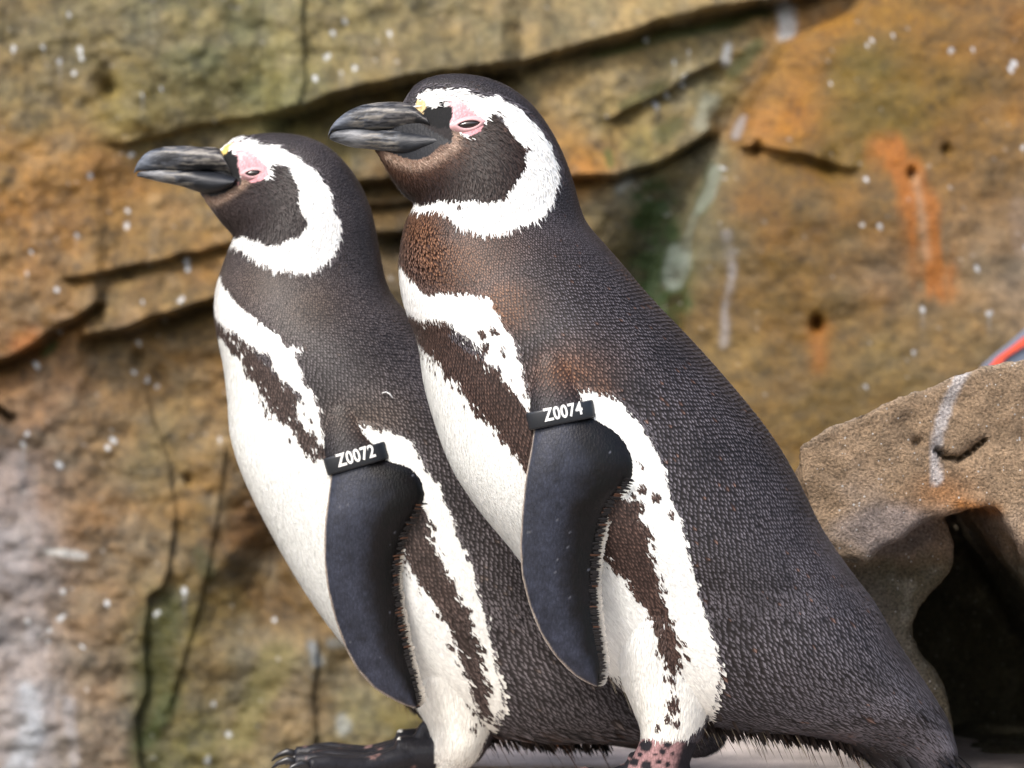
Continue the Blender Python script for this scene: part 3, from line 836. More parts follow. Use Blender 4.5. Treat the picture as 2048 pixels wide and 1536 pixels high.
A = dict(
    Yc=0.245,
    body=[(398, 386, 437, 300, 10), (408, 398, 447, 284, 22), (425, 420, 500, 270, 40), (441, 442, 572, 267, 70), (456, 458, 646, 286, 98),
          (468, 472, 706, 345, 113), (463, 492, 742, 420, 120), (448, 527, 758, 505, 130), (434, 580, 778, 585, 152), (430, 622, 826, 638, 178),
          (436, 670, 876, 695, 205), (448, 728, 950, 775, 226), (457, 800, 1040, 855, 240), (463, 872, 1112, 935, 248), (489, 955, 1172, 1030, 252),
          (542, 1063, 1228, 1122, 250), (611, 1182, 1282, 1204, 240), (692, 1292, 1332, 1270, 222), (786, 1380, 1374, 1330, 210), (880, 1450, 1410, 1392, 185),
          (1010, 1476, 1430, 1426, 148), (1160, 1482, 1440, 1458, 98), (1260, 1494, 1432, 1480, 62), (1320, 1506, 1420, 1496, 36), (1350, 1516, 1405, 1508, 12)],
    flip=[(650, 716, 762, 728, 20, 120), (645, 800, 758, 808, 26, 160), (646, 860, 762, 860, 26, 206), (652, 908, 770, 888, 22, 236), (661, 952, 780, 916, 20, 252), (655, 1000, 826, 938, 19, 262), (649, 1050, 846, 980, 18, 270), (648, 1120, 841, 1012, 17, 276), (655, 1180, 813, 1062, 16, 280), (670, 1240, 797, 1122, 15, 282), (690, 1295, 798, 1182, 14, 284), (715, 1340, 808, 1250, 13, 282), (750, 1378, 820, 1310, 11, 278), (790, 1402, 835, 1370, 9, 272), (816, 1414, 839, 1396, 6, 268), (832, 1418, 838, 1410, 2, 266)],
    leg=[(890, 1160, 955, 1160, 50, 104), (842, 1245, 980, 1245, 74, 126), (820, 1325, 995, 1325, 80, 108), (828, 1395, 1002, 1395, 78, 92), (853, 1450, 990, 1455, 70, 90), (862, 1485, 975, 1490, 60, 98), (864, 1515, 958, 1518, 48, 98), (866, 1540, 935, 1540, 32, 98), (868, 1550, 915, 1550, 22, 98)],
    toe=((862, 1505), (562, 1530), 98),
    skin_v=1700,
    beak_top=[(450, 318, 470, 356, 62), (438, 297, 452, 348, 52), (400, 294, 410, 345, 40), (358, 291, 360, 342, 29), (325, 294, 322, 342, 23), (297, 303, 295, 341, 17), (280, 318, 277, 342, 11), (271, 334, 270, 346, 5), (269, 341, 268, 349, 2)],
    beak_low=[(478, 357, 466, 378, 80), (455, 347, 440, 389, 68), (425, 343, 412, 389, 54), (395, 341, 388, 381, 42), (358, 340, 356, 371, 29), (322, 339, 320, 364, 22), (298, 341, 296, 358, 14), (280, 343, 278, 354, 7), (275, 345, 274, 353, 3)],
    beak_poly=[(436, 298), (440, 330), (455, 350), (475, 368), (465, 376), (450, 386), (425, 394), (400, 384), (360, 374), (310, 366), (262, 352), (268, 330), (300, 300), (350, 288)],
    eye=(507, 346, 17, 7),
    W1=[(432, 318), (450, 290), (468, 280), (500, 281), (520, 290), (560, 296), (585, 305), (600, 325), (630, 340), (650, 370), (660, 390), (668, 410), (675, 440), (680, 475), (672, 505), (655, 525), (630, 540), (600, 545), (565, 540), (540, 530), (520, 520), (500, 505), (480, 495), (458, 492), (468, 473),
        (490, 473), (510, 478), (540, 485), (565, 485), (590, 478), (605, 460), (612, 440), (606, 420), (592, 395), (593, 380), (585, 350), (570, 330), (555, 323), (541, 326), (538, 350), (520, 362), (500, 364), (480, 356), (455, 350), (440, 335)],
    pink=[(464, 284), (485, 284), (500, 300), (520, 318), (536, 334), (538, 350), (525, 360), (505, 367), (485, 361), (477, 340), (475, 315), (462, 300)],
    yellow=[(436, 310), (450, 292), (466, 284), (458, 300), (445, 322), (434, 326)],
    black=[(443, 322), (452, 306), (462, 300), (466, 308), (476, 312), (476, 330), (482, 352), (472, 360), (455, 350), (440, 336)],
    lore=[(440, 336), (470, 358), (484, 352), (482, 372), (470, 372)],
    gape=[(452, 354), (462, 362), (474, 368)],
    rim=[(492, 362), (478, 374), (455, 390), (432, 402), (416, 400)],
    W2=[(430, 540), (443, 548), (450, 570), (470, 600), (500, 625), (530, 645), (555, 665), (570, 690), (600, 690), (587, 706), (600, 735), (605, 760), (622, 785), (635, 815), (640, 850), (650, 872), (645, 882), (620, 850), (600, 835), (590, 825), (600, 800), (590, 775), (565, 760), (550, 740), (535, 705), (510, 690), (480, 670), (460, 655), (438, 632), (420, 600)],
    Wbig=[(350, 590), (440, 640), (560, 750), (650, 870), (700, 840), (748, 848), (780, 860), (815, 875), (840, 910), (855, 940), (870, 965), (885, 1000), (905, 1040), (920, 1080), (940, 1120), (952, 1170), (965, 1220), (975, 1260), (985, 1310), (997, 1350), (1000, 1400), (992, 1440), (972, 1480), (940, 1550), (350, 1550)],
    D1=[(410, 606), (430, 622), (445, 640), (480, 672), (512, 692), (540, 715), (560, 757), (590, 780), (595, 825), (620, 850), (650, 884), (780, 990), (840, 1008), (853, 1030), (860, 1070), (880, 1110), (886, 1140), (911, 1170), (926, 1210), (936, 1250), (946, 1290), (952, 1330), (963, 1370), (968, 1400), (963, 1436),
        (955, 1425), (948, 1400), (934, 1370), (929, 1340), (918, 1310), (899, 1270), (889, 1230), (868, 1200), (845, 1170), (824, 1140), (812, 1110), (790, 1080), (700, 980), (650, 918), (610, 892), (585, 862), (570, 840), (545, 815), (530, 790), (515, 765), (490, 737), (470, 702), (440, 670), (410, 650)],
    spots=[(533, 785, 5), (945, 1410, 6), (950, 1450, 6), (561, 540, 3), (700, 845, 5), (625, 880, 7), (605, 690, 4)],
    back=((52, 45, 44), (146, 138, 141)), brown=((66, 52, 45), (160, 142, 128)), face=((44, 35, 33), (86, 74, 72)), band=((70, 56, 50), (128, 110, 104)),
    collars=[(520, 570, 100, 70), (600, 610, 90, 60), (720, 830, 70, 50)],
    facepoly=[(395, 375), (470, 352), (520, 362), (545, 325), (580, 345), (612, 420), (605, 465), (560, 488), (470, 474), (420, 410)],
    text='Z0072', band_at=(713, 917), band_ang=-16.0, band_half=62, band_h=36, text_c=(713, 912),
)


def rgb_mix(c, m, rgb):
    m = np.clip(m, 0, 1)[:, None]
    return c * (1 - m) + np.asarray(rgb) * m


KA = 1 / 2.2        # display colour -> surface colour


def pattern(Q, u, v, rnd, jag=5.0, nowhite=False):
    """base colour and tip colour of a feather rooted at pattern position (u, v)"""
    n = len(u)
    ju = u + jag * fbm(u / 13, v / 13, oct=3, seed=90) + RNG.normal(0, jag * .35, n)
    jv = v + jag * fbm(u / 13 + 50, v / 13, oct=3, seed=91) + RNG.normal(0, jag * .35, n)
    big = fbm(u / 90, v / 90, oct=3, seed=92)
    base = np.tile(lin(Q['back'][0]), (n, 1)); tip = np.tile(lin(Q['back'][1]), (n, 1))
    cm = np.zeros(n)
    for (x, y, rx, ry) in Q['collars']:
        cm = np.maximum(cm, np.exp(-((u - x) / rx) ** 2 - ((v - y) / ry) ** 2) * (1 + .5 * big))
    cm = np.maximum(cm, .55 * (RNG.random(n) < .008 + .07 * np.clip(big, 0, 1)))
    base = rgb_mix(base, cm, lin(Q['brown'][0])); tip = rgb_mix(tip, cm, lin(Q['brown'][1]))
    ju = ju + 7 * fbm(u / 34, v / 34, oct=2, seed=190); jv = jv + 7 * fbm(u / 34 + 20, v / 34, oct=2, seed=191)
    fp = inpoly(ju, jv, Q['facepoly'])
    base[fp] = lin(Q['face'][0]); tip[fp] = lin(Q['face'][1])
    dr_ = segdist(u, v, Q['rim'])
    fr = .8 * np.exp(-(dr_ / 30) ** 2) * fp
    base = rgb_mix(base, fr, lin((84, 50, 32) if Q is B else (66, 53, 49))); tip = rgb_mix(tip, fr, lin((128, 84, 56) if Q is B else (104, 88, 84)))
    fr = .95 * np.exp(-(dr_ / (11 if Q is B else 8)) ** 2)
    base = rgb_mix(base, fr, lin((190, 152, 128))); tip = rgb_mix(tip, fr, lin((226, 200, 178)))
    big_w = inpoly(ju, jv, Q['Wbig'])
    dband = inpoly(ju, jv, Q['D1'])
    db = dband & big_w | (dband & (u < Q['body'][11][0] + 60))
    base[db] = lin(Q['band'][0]); tip[db] = lin(Q['band'][1])
    white = (big_w & ~dband) | inpoly(ju, jv, Q['W2']) | inpoly(ju, jv, Q['W1'])
    for (x, y, r) in Q['spots']:
        s = np.hypot(ju - x, jv - y) < r * 1.15
        base[s] = lin(Q['band'][0]); tip[s] = lin(Q['band'][1])
        white &= ~s
    fl_ = (segdist(u, v, Q['D1'], True) < 15) & (RNG.random(n) < .13 * (vnoise(u / 18, v / 18, seed=77) > .0)) & (big_w | dband) & (v > Q['body'][8][1])
    up_ = fl_ & white
    white = white ^ fl_
    base[up_] = lin(Q['band'][0]); tip[up_] = lin(Q['band'][1])
    if nowhite:
        base = rgb_mix(np.tile(lin(Q['back'][0]), (n, 1)), cm, lin(Q['brown'][0])); tip = rgb_mix(np.tile(lin(Q['back'][1]), (n, 1)), cm, lin(Q['brown'][1]))
        white[:] = False
    wc = np.tile(lin((250, 250, 246)), (n, 1))
    belly = big_w & ~dband
    wc[belly] = lin((248, 249, 244))
    lowc = sstep(1180, 1480, v) * belly
    wc = rgb_mix(wc, .55 * lowc, lin((246, 240, 224)))
    vr = (.90 + .16 * rnd)[:, None]
    base[white] = (wc * vr)[white] * .80 / KA; tip[white] = (wc * vr)[white] * .84 / KA
    p = inpoly(u, v, Q['pink']); 
    g = rnd[:, None]
    dark = ~white
    base[dark] *= (0.72 + .56 * g)[dark]; tip[dark] *= (0.6 + .8 * g)[dark]
    return base * KA, tip * KA, white


def skin_pattern(Q, u, v, base):
    """bare facial skin on top of the feather pattern"""
    n1 = fbm(u / 5, v / 5, oct=3, seed=95)
    n2 = fbm(u / 20, v / 20, oct=3, seed=96)
    c = base
    lo = inpoly(u, v, Q['lore'])
    c[lo] = (lin((58, 52, 52)) * KA)
    p = inpoly(u + 2 * n1, v + 2 * n1, Q['pink'])
    ex, ey = Q['eye'][:2]
    d = np.hypot(u - ex, v - ey)
    pk = rgb_mix(np.tile(lin((238, 168, 174)) , (len(u), 1)), sstep(18, 64, d + 10 * n2) * .85, lin((252, 222, 224)))
    c[p] = pk[p] * .76
    y = inpoly(u + 2 * n1, v + 2 * n1, Q['yellow'])
    c[y] = lin((246, 216, 158) if Q is B else (248, 214, 128)) * .7
    k = inpoly(u + 2.2 * n1, v + 2.2 * n1, Q['black'])
    c[k] = lin((20, 20, 22)) * KA
    gp = segdist(u, v, Q['gape']) < 3.2
    c[gp] = lin((208, 150, 146)) * KA
    rm = np.exp(-(segdist(u, v, Q['rim']) / 7) ** 2)
    c = rgb_mix(c, .8 * rm * (~k) * (~lo), lin((206, 178, 160)) * KA)
    bk = inpoly(u, v, Q['beak_poly'])
    c[bk & ~k] = lin((40, 42, 48)) * KA
    return c


def feather_mesh(pos, nrm, tan, L, W, base, tip, lift, camber, name, parent, dash=None):
    n = len(pos)
    bit = np.cross(nrm, tan)
    rows = np.array([0.0, .45, .80, 1.0])
    half = np.array([.34, .50, .36, 0.0])
    verts = np.empty((n, 10, 3)); cols = np.empty((n, 10, 3))
    k = 0
    for r in range(4):
        s = rows[r]
        up = lift * s ** 1.4 - 0.10 * lift
        cu = camber * np.sin(math.pi * min(s * .75 + .15, 1))
        for side in ((-1, 0, 1) if r < 3 else (0,)):
            h = up + (cu if side == 0 else 0)
            verts[:, k] = pos + tan * (L * s)[:, None] + bit * (W * half[r] * side)[:, None] + nrm * h[:, None]
            m = (0, .0, 1.0, .30)[r] if side == 0 else (0, 0, .05, 0)[r]
            m = m * (1 if dash is None else np.where(dash, .28, 1))[:, None] if dash is not None else m
            cols[:, k] = base * (1 - m) + tip * m
            k += 1
    fq = np.array([(0, 1, 4, 3), (1, 2, 5, 4), (3, 4, 7, 6), (4, 5, 8, 7), (6, 7, 9, -1), (7, 8, 9, -1)])
    f = fq[None] + (np.arange(n) * 10)[:, None, None]
    f = np.where(fq[None] < 0, -1, f).reshape(-1, 4)
    V_, F_, C_ = verts.reshape(-1, 3), f, cols.reshape(-1, 3)
    if dash is not None and dash.any():
        # painted highlight: a pale diamond for the sheen on every dark feather
        i = np.where(dash)[0]
        q = len(i)
        dv = np.empty((q, 4, 3)); dc = np.empty((q, 4, 3))
        hl, hw = (L[i] * RNG.uniform(.19, .29, q))[:, None], (W[i] * RNG.uniform(.11, .17, q))[:, None]
        c0 = pos[i] + tan[i] * (L[i] * .77)[:, None] + nrm[i] * ((lift * .62)[i] + (camber * np.ones(n))[i] * .8 + .0002)[:, None]
        sl = nrm[i] * (lift[i] * .12)[:, None]
        dv[:, 0] = c0 - tan[i] * hl - sl; dv[:, 1] = c0 + bit[i] * hw; dv[:, 2] = c0 + tan[i] * hl * .9 + sl; dv[:, 3] = c0 - bit[i] * hw
        dc[:, 0] = .4 * base[i] + .6 * tip[i]; dc[:, 1] = .9 * tip[i]; dc[:, 3] = .9 * tip[i]; dc[:, 2] = tip[i] * 1.1
        F_ = np.vstack([F_, np.arange(q * 4).reshape(-1, 4) + len(V_)])
        V_ = np.vstack([V_, dv.reshape(-1, 3)]); C_ = np.vstack([C_, dc.reshape(-1, 3)])
    o = mesh_np(name, V_, F_, M_feather, colors=C_)
    o['kind'] = 'stuff'
    adopt(o, parent)
    return o


def loft_feathers(lf, N, s0=0, s1=None, row=1.2):
    """regular lattice of feather roots on a loft; returns pos, normal, tangent, spacing"""
    s1 = lf.n - 1.5 if s1 is None else s1
    # perimeter and mean advance for each ring
    th = np.arange(48) * 2 * math.pi / 48
    rings = np.stack([lf.at(np.full(48, float(i)), th) for i in range(lf.n)])
    per = np.linalg.norm(np.roll(rings, -1, 1) - rings, axis=2).sum(1)
    adv = np.concatenate([[0], np.linalg.norm(np.diff(rings, axis=0), axis=2).mean(1)])
    dens = np.cumsum(adv / (per / N * row))
    rows = np.arange(int(dens[int(s0)]), int(dens[int(min(s1, lf.n - 1))]))
    sp = np.interp(rows, dens, np.arange(lf.n))
    S_, T_ = [], []
    for k, s in enumerate(sp):
        t = (np.arange(N) + .5 * (k % 2)) * 2 * math.pi / N
        S_.append(np.full(N, s)); T_.append(t)
    s = np.concatenate(S_); t = np.concatenate(T_)
    # even out the spacing round flattened rings
    s = s + RNG.normal(0, .14, len(s)); t = t + RNG.normal(0, .06 * 2 * math.pi / N, len(t))
    ang_x, ang_y = np.cos(t) * 2.2, np.sin(t) * 2.2
    s = s + 2.2 * fbm(ang_x + 3, ang_y, s / 34, oct=2, seed=201) * (s > 8)
    t = t + 1.6 * 2 * math.pi / N * fbm(ang_x + 9, ang_y, s / 34, oct=2, seed=203)
    s = np.clip(s, 0, lf.n - 1.01)
    p = lf.at(s, t)
    e = 0.6
    ds = lf.at(np.clip(s + e, 0, lf.n - 1.01), t) - lf.at(np.clip(s - e, 0, lf.n - 1.01), t)
    dt = lf.at(s, t + .02) - lf.at(s, t - .02)
    w = np.linalg.norm(dt, axis=1) / .04 * 2 * math.pi / N
    tan = ds / (np.linalg.norm(ds, axis=1)[:, None] + 1e-12)
    nr = np.cross(dt, ds)
    nr /= np.linalg.norm(nr, axis=1)[:, None] + 1e-12
    out = p - lf.C[np.clip(np.round(s).astype(int), 0, lf.n - 1)]
    sg = np.sign((nr * out).sum(1))
    nr *= np.where(sg == 0, 1, sg)[:, None]
    rowd = np.interp(s, np.arange(lf.n), per / N * row)
    loc = np.linalg.norm(ds, axis=1)
    return p, nr, tan, w, rowd, s, t


def foot(Q, side):
    """webbed foot: tube toes, web, and the claws apart"""
    (ax, ay), (tx, ty), off = Q['toe']
    Yf = Q['Yc'] + side * off / S
    a = PX(ax, ay, Yf)
    L = (ax - tx) / S * (D + Yf) / D
    parts = []; claws = []
    base = np.array([a[0] + .004, Yf, 0.022])
    heel = np.array([a[0] + .030, Yf, 0.018])
    parts.append(tube([heel, base, base + [-.25 * L, 0, -.001]], [.014, .017, .015], 14))
    tips = []
    for k, ang in enumerate((-.30, 0.0, .30)):
        l = L * (1.0 if k == 1 else .93)
        d = np.array([-math.cos(ang), math.sin(ang) * 1.0, 0])
        t = np.linspace(.12, .93, 7)
        pts = np.array([base + d * l * x + [0, 0, -.022 + .0105 + .0075 * (1 - x) + .003 * math.sin(x * 9)] for x in t])
        r = np.interp(t, [0, .4, .8, 1], [.0105, .0095, .0085, .0062])
        parts.append(tube(pts, r, 12))
        tips.append(pts)
        e = pts[-1]
        cp = np.array([e, e + d * .008 + [0, 0, .002], e + d * .016 + [0, 0, -.001], e + d * .022 + [0, 0, -.006]])
        claws.append(tube(cp, [.0042, .0034, .0022, .0007], 10))
    for k in (0, 1):
        p, q = tips[k], tips[k + 1]
        n = 6
        up = [];
        for i in range(n):
            up.append((p[i], q[i]))
        vv = []
        for i in range(n):
            for x in (0, .5, 1):
                m = p[i] * (1 - x) + q[i] * x
                sag = -.003 if x == .5 else 0
                vv.append(m + [0.0 if x != .5 else .010 * (i / n), 0, sag - .0015])
        vv = np.array(vv)
        lo = vv - [0, 0, .005]
        fs = []
        N3 = n * 3
        for i in range(n - 1):
            for x in range(2):
                q0 = i * 3 + x
                fs.append((q0, q0 + 1, q0 + 4, q0 + 3)); fs.append((N3 + q0, N3 + q0 + 3, N3 + q0 + 4, N3 + q0 + 1))
            for x, s_ in ((0, 1), (2, -1)):
                q0 = i * 3 + x
                fs.append((q0, q0 + 3, N3 + q0 + 3, N3 + q0) if s_ > 0 else (q0, N3 + q0, N3 + q0 + 3, q0 + 3))
        for x in range(2):
            fs.append((x, N3 + x, N3 + x + 1, x + 1))
            q0 = (n - 1) * 3 + x
            fs.append((q0, q0 + 1, N3 + q0 + 1, N3 + q0))
        parts.append((np.vstack([vv, lo]), np.array(fs)))
    return parts, claws


def penguin(Q, label):
    Yc = Q['Yc']
    body = Loft(Q['body'], Yc, 300, 3.0, .97)
    base_pt = PX(np.mean([Q['leg'][-1][0], Q['leg'][-1][2]]), 768, Yc)
    root = empty('penguin', (base_pt[0], Yc, 0), label, 'penguin', 'penguins standing on the ledge')
    bpy.context.view_layer.update()
    ss = np.linspace(90, 290, 420); tt0 = np.linspace(.15, math.pi - .15, 260)
    SS, TT = np.meshgrid(ss, tt0)
    gp_ = body.at(SS.ravel(), -TT.ravel()); gu, gv = UV(gp_)
    off = [-27, -3, 6, 14, 23, 32, 40, 46, 50, 52, 54, 54, 54, 52, 50, 48]
    fq_ = [list(r) for r in Q['flip']]
    for i_, r in enumerate(fq_):
        j_ = np.argmin((gu - .5 * (r[0] + r[2])) ** 2 + (gv - .5 * (r[1] + r[3])) ** 2)
        dep = abs(gp_[j_, 1] - Yc) * S
        r[5] = dep + off[i_] - 8.5 - r[4]
        if i_ > 7:
            r[5] = max(r[5], fq_[i_ - 1][5] - 3)
    Q['flip'] = [tuple(r) for r in fq_]
    flips = [Loft(Q['flip'], Yc, 120, 1.5, .92, s, 9) for s in (-1, 1)]
    legs = [Loft(Q['leg'], Yc, 60, 1.5, 1.0, s) for s in (-1, 1)]
    parts = [body.surf(160)] + [x.surf(72) for x in flips] + [x.surf(56) for x in legs]
    claws = []
    for s in (-1, 1):
        p, c = foot(Q, s)
        parts += p; claws += c
    if Q is A:      # dark upper shank in front of the thigh feathers
        for s in (-1, 1):
            y = Yc + s * 98 / S
            pts = np.array([PX(872, 1440, y), PX(852, 1455, y), PX(842, 1480, y), PX(845, 1500, y), PX(862, 1520, y)])
            parts.append(tube(pts, [.004, .0065, .0085, .011, .012], 12))
    v, f = merge(parts)
    me = remesh(v, f, .0017, 3)
    co = get_co(me)
    u, vv = UV(co, Yc)
    n = len(u)
    base, tip, white = pattern(Q, u, vv, np.full(n, .5), 3.0)
    c = skin_pattern(Q, u, vv, .5 * base + .5 * tip)
    # legs and feet
    n1 = fbm(u / 9, vv / 9, co[:, 1] * S / 9, oct=3, seed=71)
    n2 = fbm(u / 26, vv / 26, co[:, 1] * S / 26, oct=3, seed=72)
    la = np.array(Q['leg'], float)
    legx = (u > np.interp(vv, la[:, 1], la[:, 0]) - 14) & (u < np.interp(vv, la[:, 3], la[:, 2]) + 14)
    if Q is B:
        sk = (vv > Q['skin_v'] + 10 * n2 + .12 * (u - 1285)) & (u < 1400) & legx
        pk = np.tile(lin((214, 166, 164)), (n, 1)) * KA
        sp_ = np.zeros(n)
        for (x, y, r) in [(1303, 1470, 6), (1292, 1492, 13), (1335, 1490, 8), (1325, 1503, 7), (1310, 1509, 4), (1292, 1532, 12), (1318, 1523, 6), (1336, 1529, 6), (1347, 1508, 4), (1280, 1510, 5), (1268, 1524, 9), (1310, 1550, 12), (1345, 1552, 10)]:
            sp_ = np.maximum(sp_, 1 - sstep(r * .8, r * 1.15, np.hypot(u - x + 4 * n1, vv - y)))
        pk = rgb_mix(pk, np.maximum(sp_, sstep(1350, 1372, u + .25 * (vv - 1490) + 8 * n1)), lin((40, 36, 44)) * KA)
        c[sk] = pk[sk]
    ft = (co[:, 2] < .030) & (u < Q['toe'][0][0] + 40)
    if Q is A:
        sh = (u < np.interp(vv, la[:, 1], la[:, 0]) + 6) & (u > 800) & (vv > 1436) & (u < 872)
        ft = (co[:, 2] < .034) & (u < 858 + 8 * n1) | sh
    fc = np.tile(lin((44, 44, 52)), (n, 1)) * KA
    fc = rgb_mix(fc, .8 * sstep(.30, .5, n2 + .35 * n1), lin((170, 134, 128)) * KA)
    c[ft] = fc[ft]
    # flippers
    fl = np.array(Q['flip'], float)
    poly = np.vstack([fl[:, 0:2], fl[::-1, 2:4]])
    Lp, Rp = fl[:, 0:2], fl[:, 2:4]
    midy = .5 * (fl[:, 1] + fl[:, 3])
    yc = np.interp(vv, midy, fl[:, 5]); th = np.interp(vv, midy, fl[:, 4])
    lat = np.abs(co[:, 1] - Yc) * S
    dl, dr = segdist(u, vv, Lp), segdist(u, vv, Rp)
    onf = (inpoly(u, vv, poly) | (np.minimum(dl, dr) < 6)) & (lat > yc - th - 9) & (vv > fl[1, 1] - 6)
    tt = dl / (dl + dr + 1e-6)
    yc = yc + 7
    fcl = np.tile(lin((66, 70, 86)), (n, 1))
    fcl = rgb_mix(fcl, sstep(.38, .72, tt + .14 * n2), lin((22, 18, 19)))  # painted sky sheen: bluish leading half, near-black trailing half
    fcl = rgb_mix(fcl, sstep(fl[3, 1] + 30, fl[3, 1] - 30, vv) * .8, lin((74, 66, 66)))
    fcl *= (1 + .5 * n2[:, None] + .3 * n1[:, None])
    spk = vnoise(u / 5, vv / 5, seed=402) > .965
    fcl[spk] = lin((120, 122, 132))
    below = vv > fl[4, 1] - 6
    fcl = rgb_mix(fcl, (np.exp(-(dl / 3.0) ** 4)) * below, lin((232, 214, 196)))
    cc_ = 2 * tt - 1
    fcl[lat < yc - 7 + 9 * (1 - (cc_ + .25) ** 2) - 4] = lin((228, 220, 204))
    c[onf] = fcl[onf] * KA
    ro = np.where(onf, .40, np.where(ft, .45, np.where(inpoly(u, vv, Q['beak_poly']) & ~inpoly(u, vv, Q['black']), .5, .78)))
    set_col(me, np.column_stack([np.clip(c, .003, .86), ro]))
    me.materials.append(M_body)
    bo = bpy.data.objects.new('body', me)
    col.objects.link(bo)
    adopt(bo, root)

    # ---- plumage
    def plume(lf, N, name, s0, s1, keep, leglen=1.0, arm=False):
        p, nr, tan, w, rowd, s, t = loft_feathers(lf, N, s0, s1)
        u, vv = UV(p, Yc)
        k = keep(u, vv, p, s, t)
        p, nr, tan, w, rowd, u, vv = p[k], nr[k], tan[k], w[k], rowd[k], u[k], vv[k]
        rnd = np.clip(.5 + .24 * RNG.normal(size=len(u)) + .55 * fbm(u / 70, vv / 70, oct=3, seed=33), 0, 1.25)
        b_, t_, wh = pattern(Q, u, vv, rnd, 5.0, arm)
        hem = sstep(1440, 1500, vv)
        rf = (np.exp(-((u - 845) / 45) ** 2 - ((vv - 490) / 75) ** 2) if Q is B else 0 * u) * ~wh
        if arm:
            wh[:] = False
            q = sstep(fl[1, 1] + 25, fl[3, 1] + 15, vv)[:, None]
            g_ = KA * (.7 + .6 * rnd[:, None])
            b_ = b_ * (1 - q) + lin((44, 40, 42)) * q * g_; t_ = t_ * (1 - q) + lin((84, 82, 92)) * q * g_
            k2 = np.exp(-((u - fl[2, 2] + 15) / 34) ** 2 - ((vv - fl[2, 3] + 10) / 34) ** 2)
            b_ = rgb_mix(b_, .8 * k2, lin((64, 40, 28)) * KA); t_ = rgb_mix(t_, .8 * k2, lin((120, 80, 58)) * KA)
        L = rowd * (2.05 + .3 * RNG.random(len(u))) * np.where(wh, 1.30, leglen * (1 + .9 * hem) * (1 + (.7 * sstep(.66, .95, s[k] / lf.n) if lf is body else 0)))
        W = np.maximum(w, rowd * .5) * np.where(wh, 1.55, 1.22)
        lift = (np.where(wh, .08, .22) * rowd) * (1 + .25 * RNG.normal(size=len(u))) * (1 + 3.5 * rf)
        L = L * (1 + .9 * rf); W = W * (1 + .5 * rf)
        camber = np.where(wh, .04, .08) * rowd
        tan2 = tan + np.cross(nr, tan) * (RNG.normal(0, .07, len(u)) * (1 + 3 * rf) + .5 * rf)[:, None]
        tan2 /= np.linalg.norm(tan2, axis=1)[:, None]
        hb = (hem * ~wh * (RNG.random(len(u)) < .25) * (u < la[-1, 2] + 330))
        b_ = rgb_mix(b_, .8 * hb, lin((120, 74, 36)) * KA); t_ = rgb_mix(t_, .8 * hb, lin((150, 100, 58)) * KA)
        return feather_mesh(p + nr * .0004, nr, tan2, L, W, b_, t_, lift, camber, name, root, dash=~wh)

    def keep_body(u, v, p, s, t):
        k = ~inpoly(u, v, Q['beak_poly']) & ~inpoly(u, v, Q['pink']) & ~inpoly(u, v, Q['yellow']) & ~inpoly(u, v, Q['black']) & ~inpoly(u, v, Q['lore'])
        return k
    plume(body, 248, 'plumage', 4, 205, keep_body)
    plume(body, 188, 'tail_plumage', 192, 284, lambda u, v, p, s, t: keep_body(u, v, p, s, t) & (s < 262 + 22 * RNG.random(len(s))), leglen=1.15)
    plume(body, 116, 'tail_end_plumage', 244, 298, lambda u, v, p, s, t: keep_body(u, v, p, s, t) & (s > 246 + 26 * RNG.random(len(s))), leglen=1.3)
    lv = la[:, 1]
    for lf in legs:
        plume(lf, 84, 'leg_plumage', 10, 59, lambda u, v, p, s, t: (v < (Q['skin_v'] - 4 if Q is B else 1512)) & (u > np.interp(v, la[:, 1], la[:, 0]) - 30), leglen=1.1)

    for lf in flips:
        plume(lf, 58, 'shoulder_plumage', 2, 62, lambda u, v, p, s, t: (v < Q['band_at'][1] - 8) & (np.abs(p[:, 1] - Yc) * S > 120), arm=True)

    # ---- fringe of the flipper edge, hem tufts and tail quills, whiskery white under-tail plumes
    P_, N_, T_, L_, W_, B_, E_ = [], [], [], [], [], [], []

    def spike(pos, nr, tan, L, W, b_, e_):
        P_.append(pos); N_.append(nr); T_.append(tan); L_.append(L); W_.append(W); B_.append(lin(b_) * KA); E_.append(lin(e_) * KA)
    for sgn in (-1, 1):
        r = cat_rom(fl, 130)
        for i in range(44, 129):
            q = r[i]
            if q[3] < fl[7, 3] - 10:
                continue
            yy = Yc + sgn * (q[5] + q[4] * .65 + 1) / S
            # comb of dark hairs across the pale trailing rim
            d = np.array([q[2] - q[0], q[3] - q[1]]); d /= np.hypot(*d)
            for k in range(2):
                w0 = np.array([q[2], q[3]]) - d * 5 + RNG.normal(0, 1.2, 2)
                ya = Yc + sgn * (q[5] - 7) / S
                x = PX(w0[0], w0[1] + 4 * k, ya); e = PX(w0[0] + d[0] * 19, w0[1] + 4 * k + d[1] * 19 + 6, ya)
                t_ = e - x; l = np.linalg.norm(t_)
                spike(x, np.array([0, sgn * 1.0, 0]), t_ / l, l, .0042, (244, 234, 216), (250, 244, 232))
                j = RNG.normal(0, 2.2, 2)
                ln = RNG.uniform(15, 25)
                root_px = np.array([q[2], q[3]]) - d * ln * .68 + j + (r[i][2:4] - r[i - 1][2:4]) * .5 * k
                y1_ = Yc + sgn * (q[5] + 3) / S
                x = PX(root_px[0], root_px[1], yy); e = PX(root_px[0] + d[0] * ln + .15 * ln, root_px[1] + d[1] * ln + .5 * ln, y1_ + sgn * .0012)
                t_ = e - x; l = np.linalg.norm(t_)
                cb = (30, 24, 22) if RNG.random() < .86 else (92, 58, 36)
                spike(x, np.array([0, sgn * 1.0, 0]), t_ / l, l * .82, .0017, cb, cb)
            q0 = np.array([q[0], q[1]])
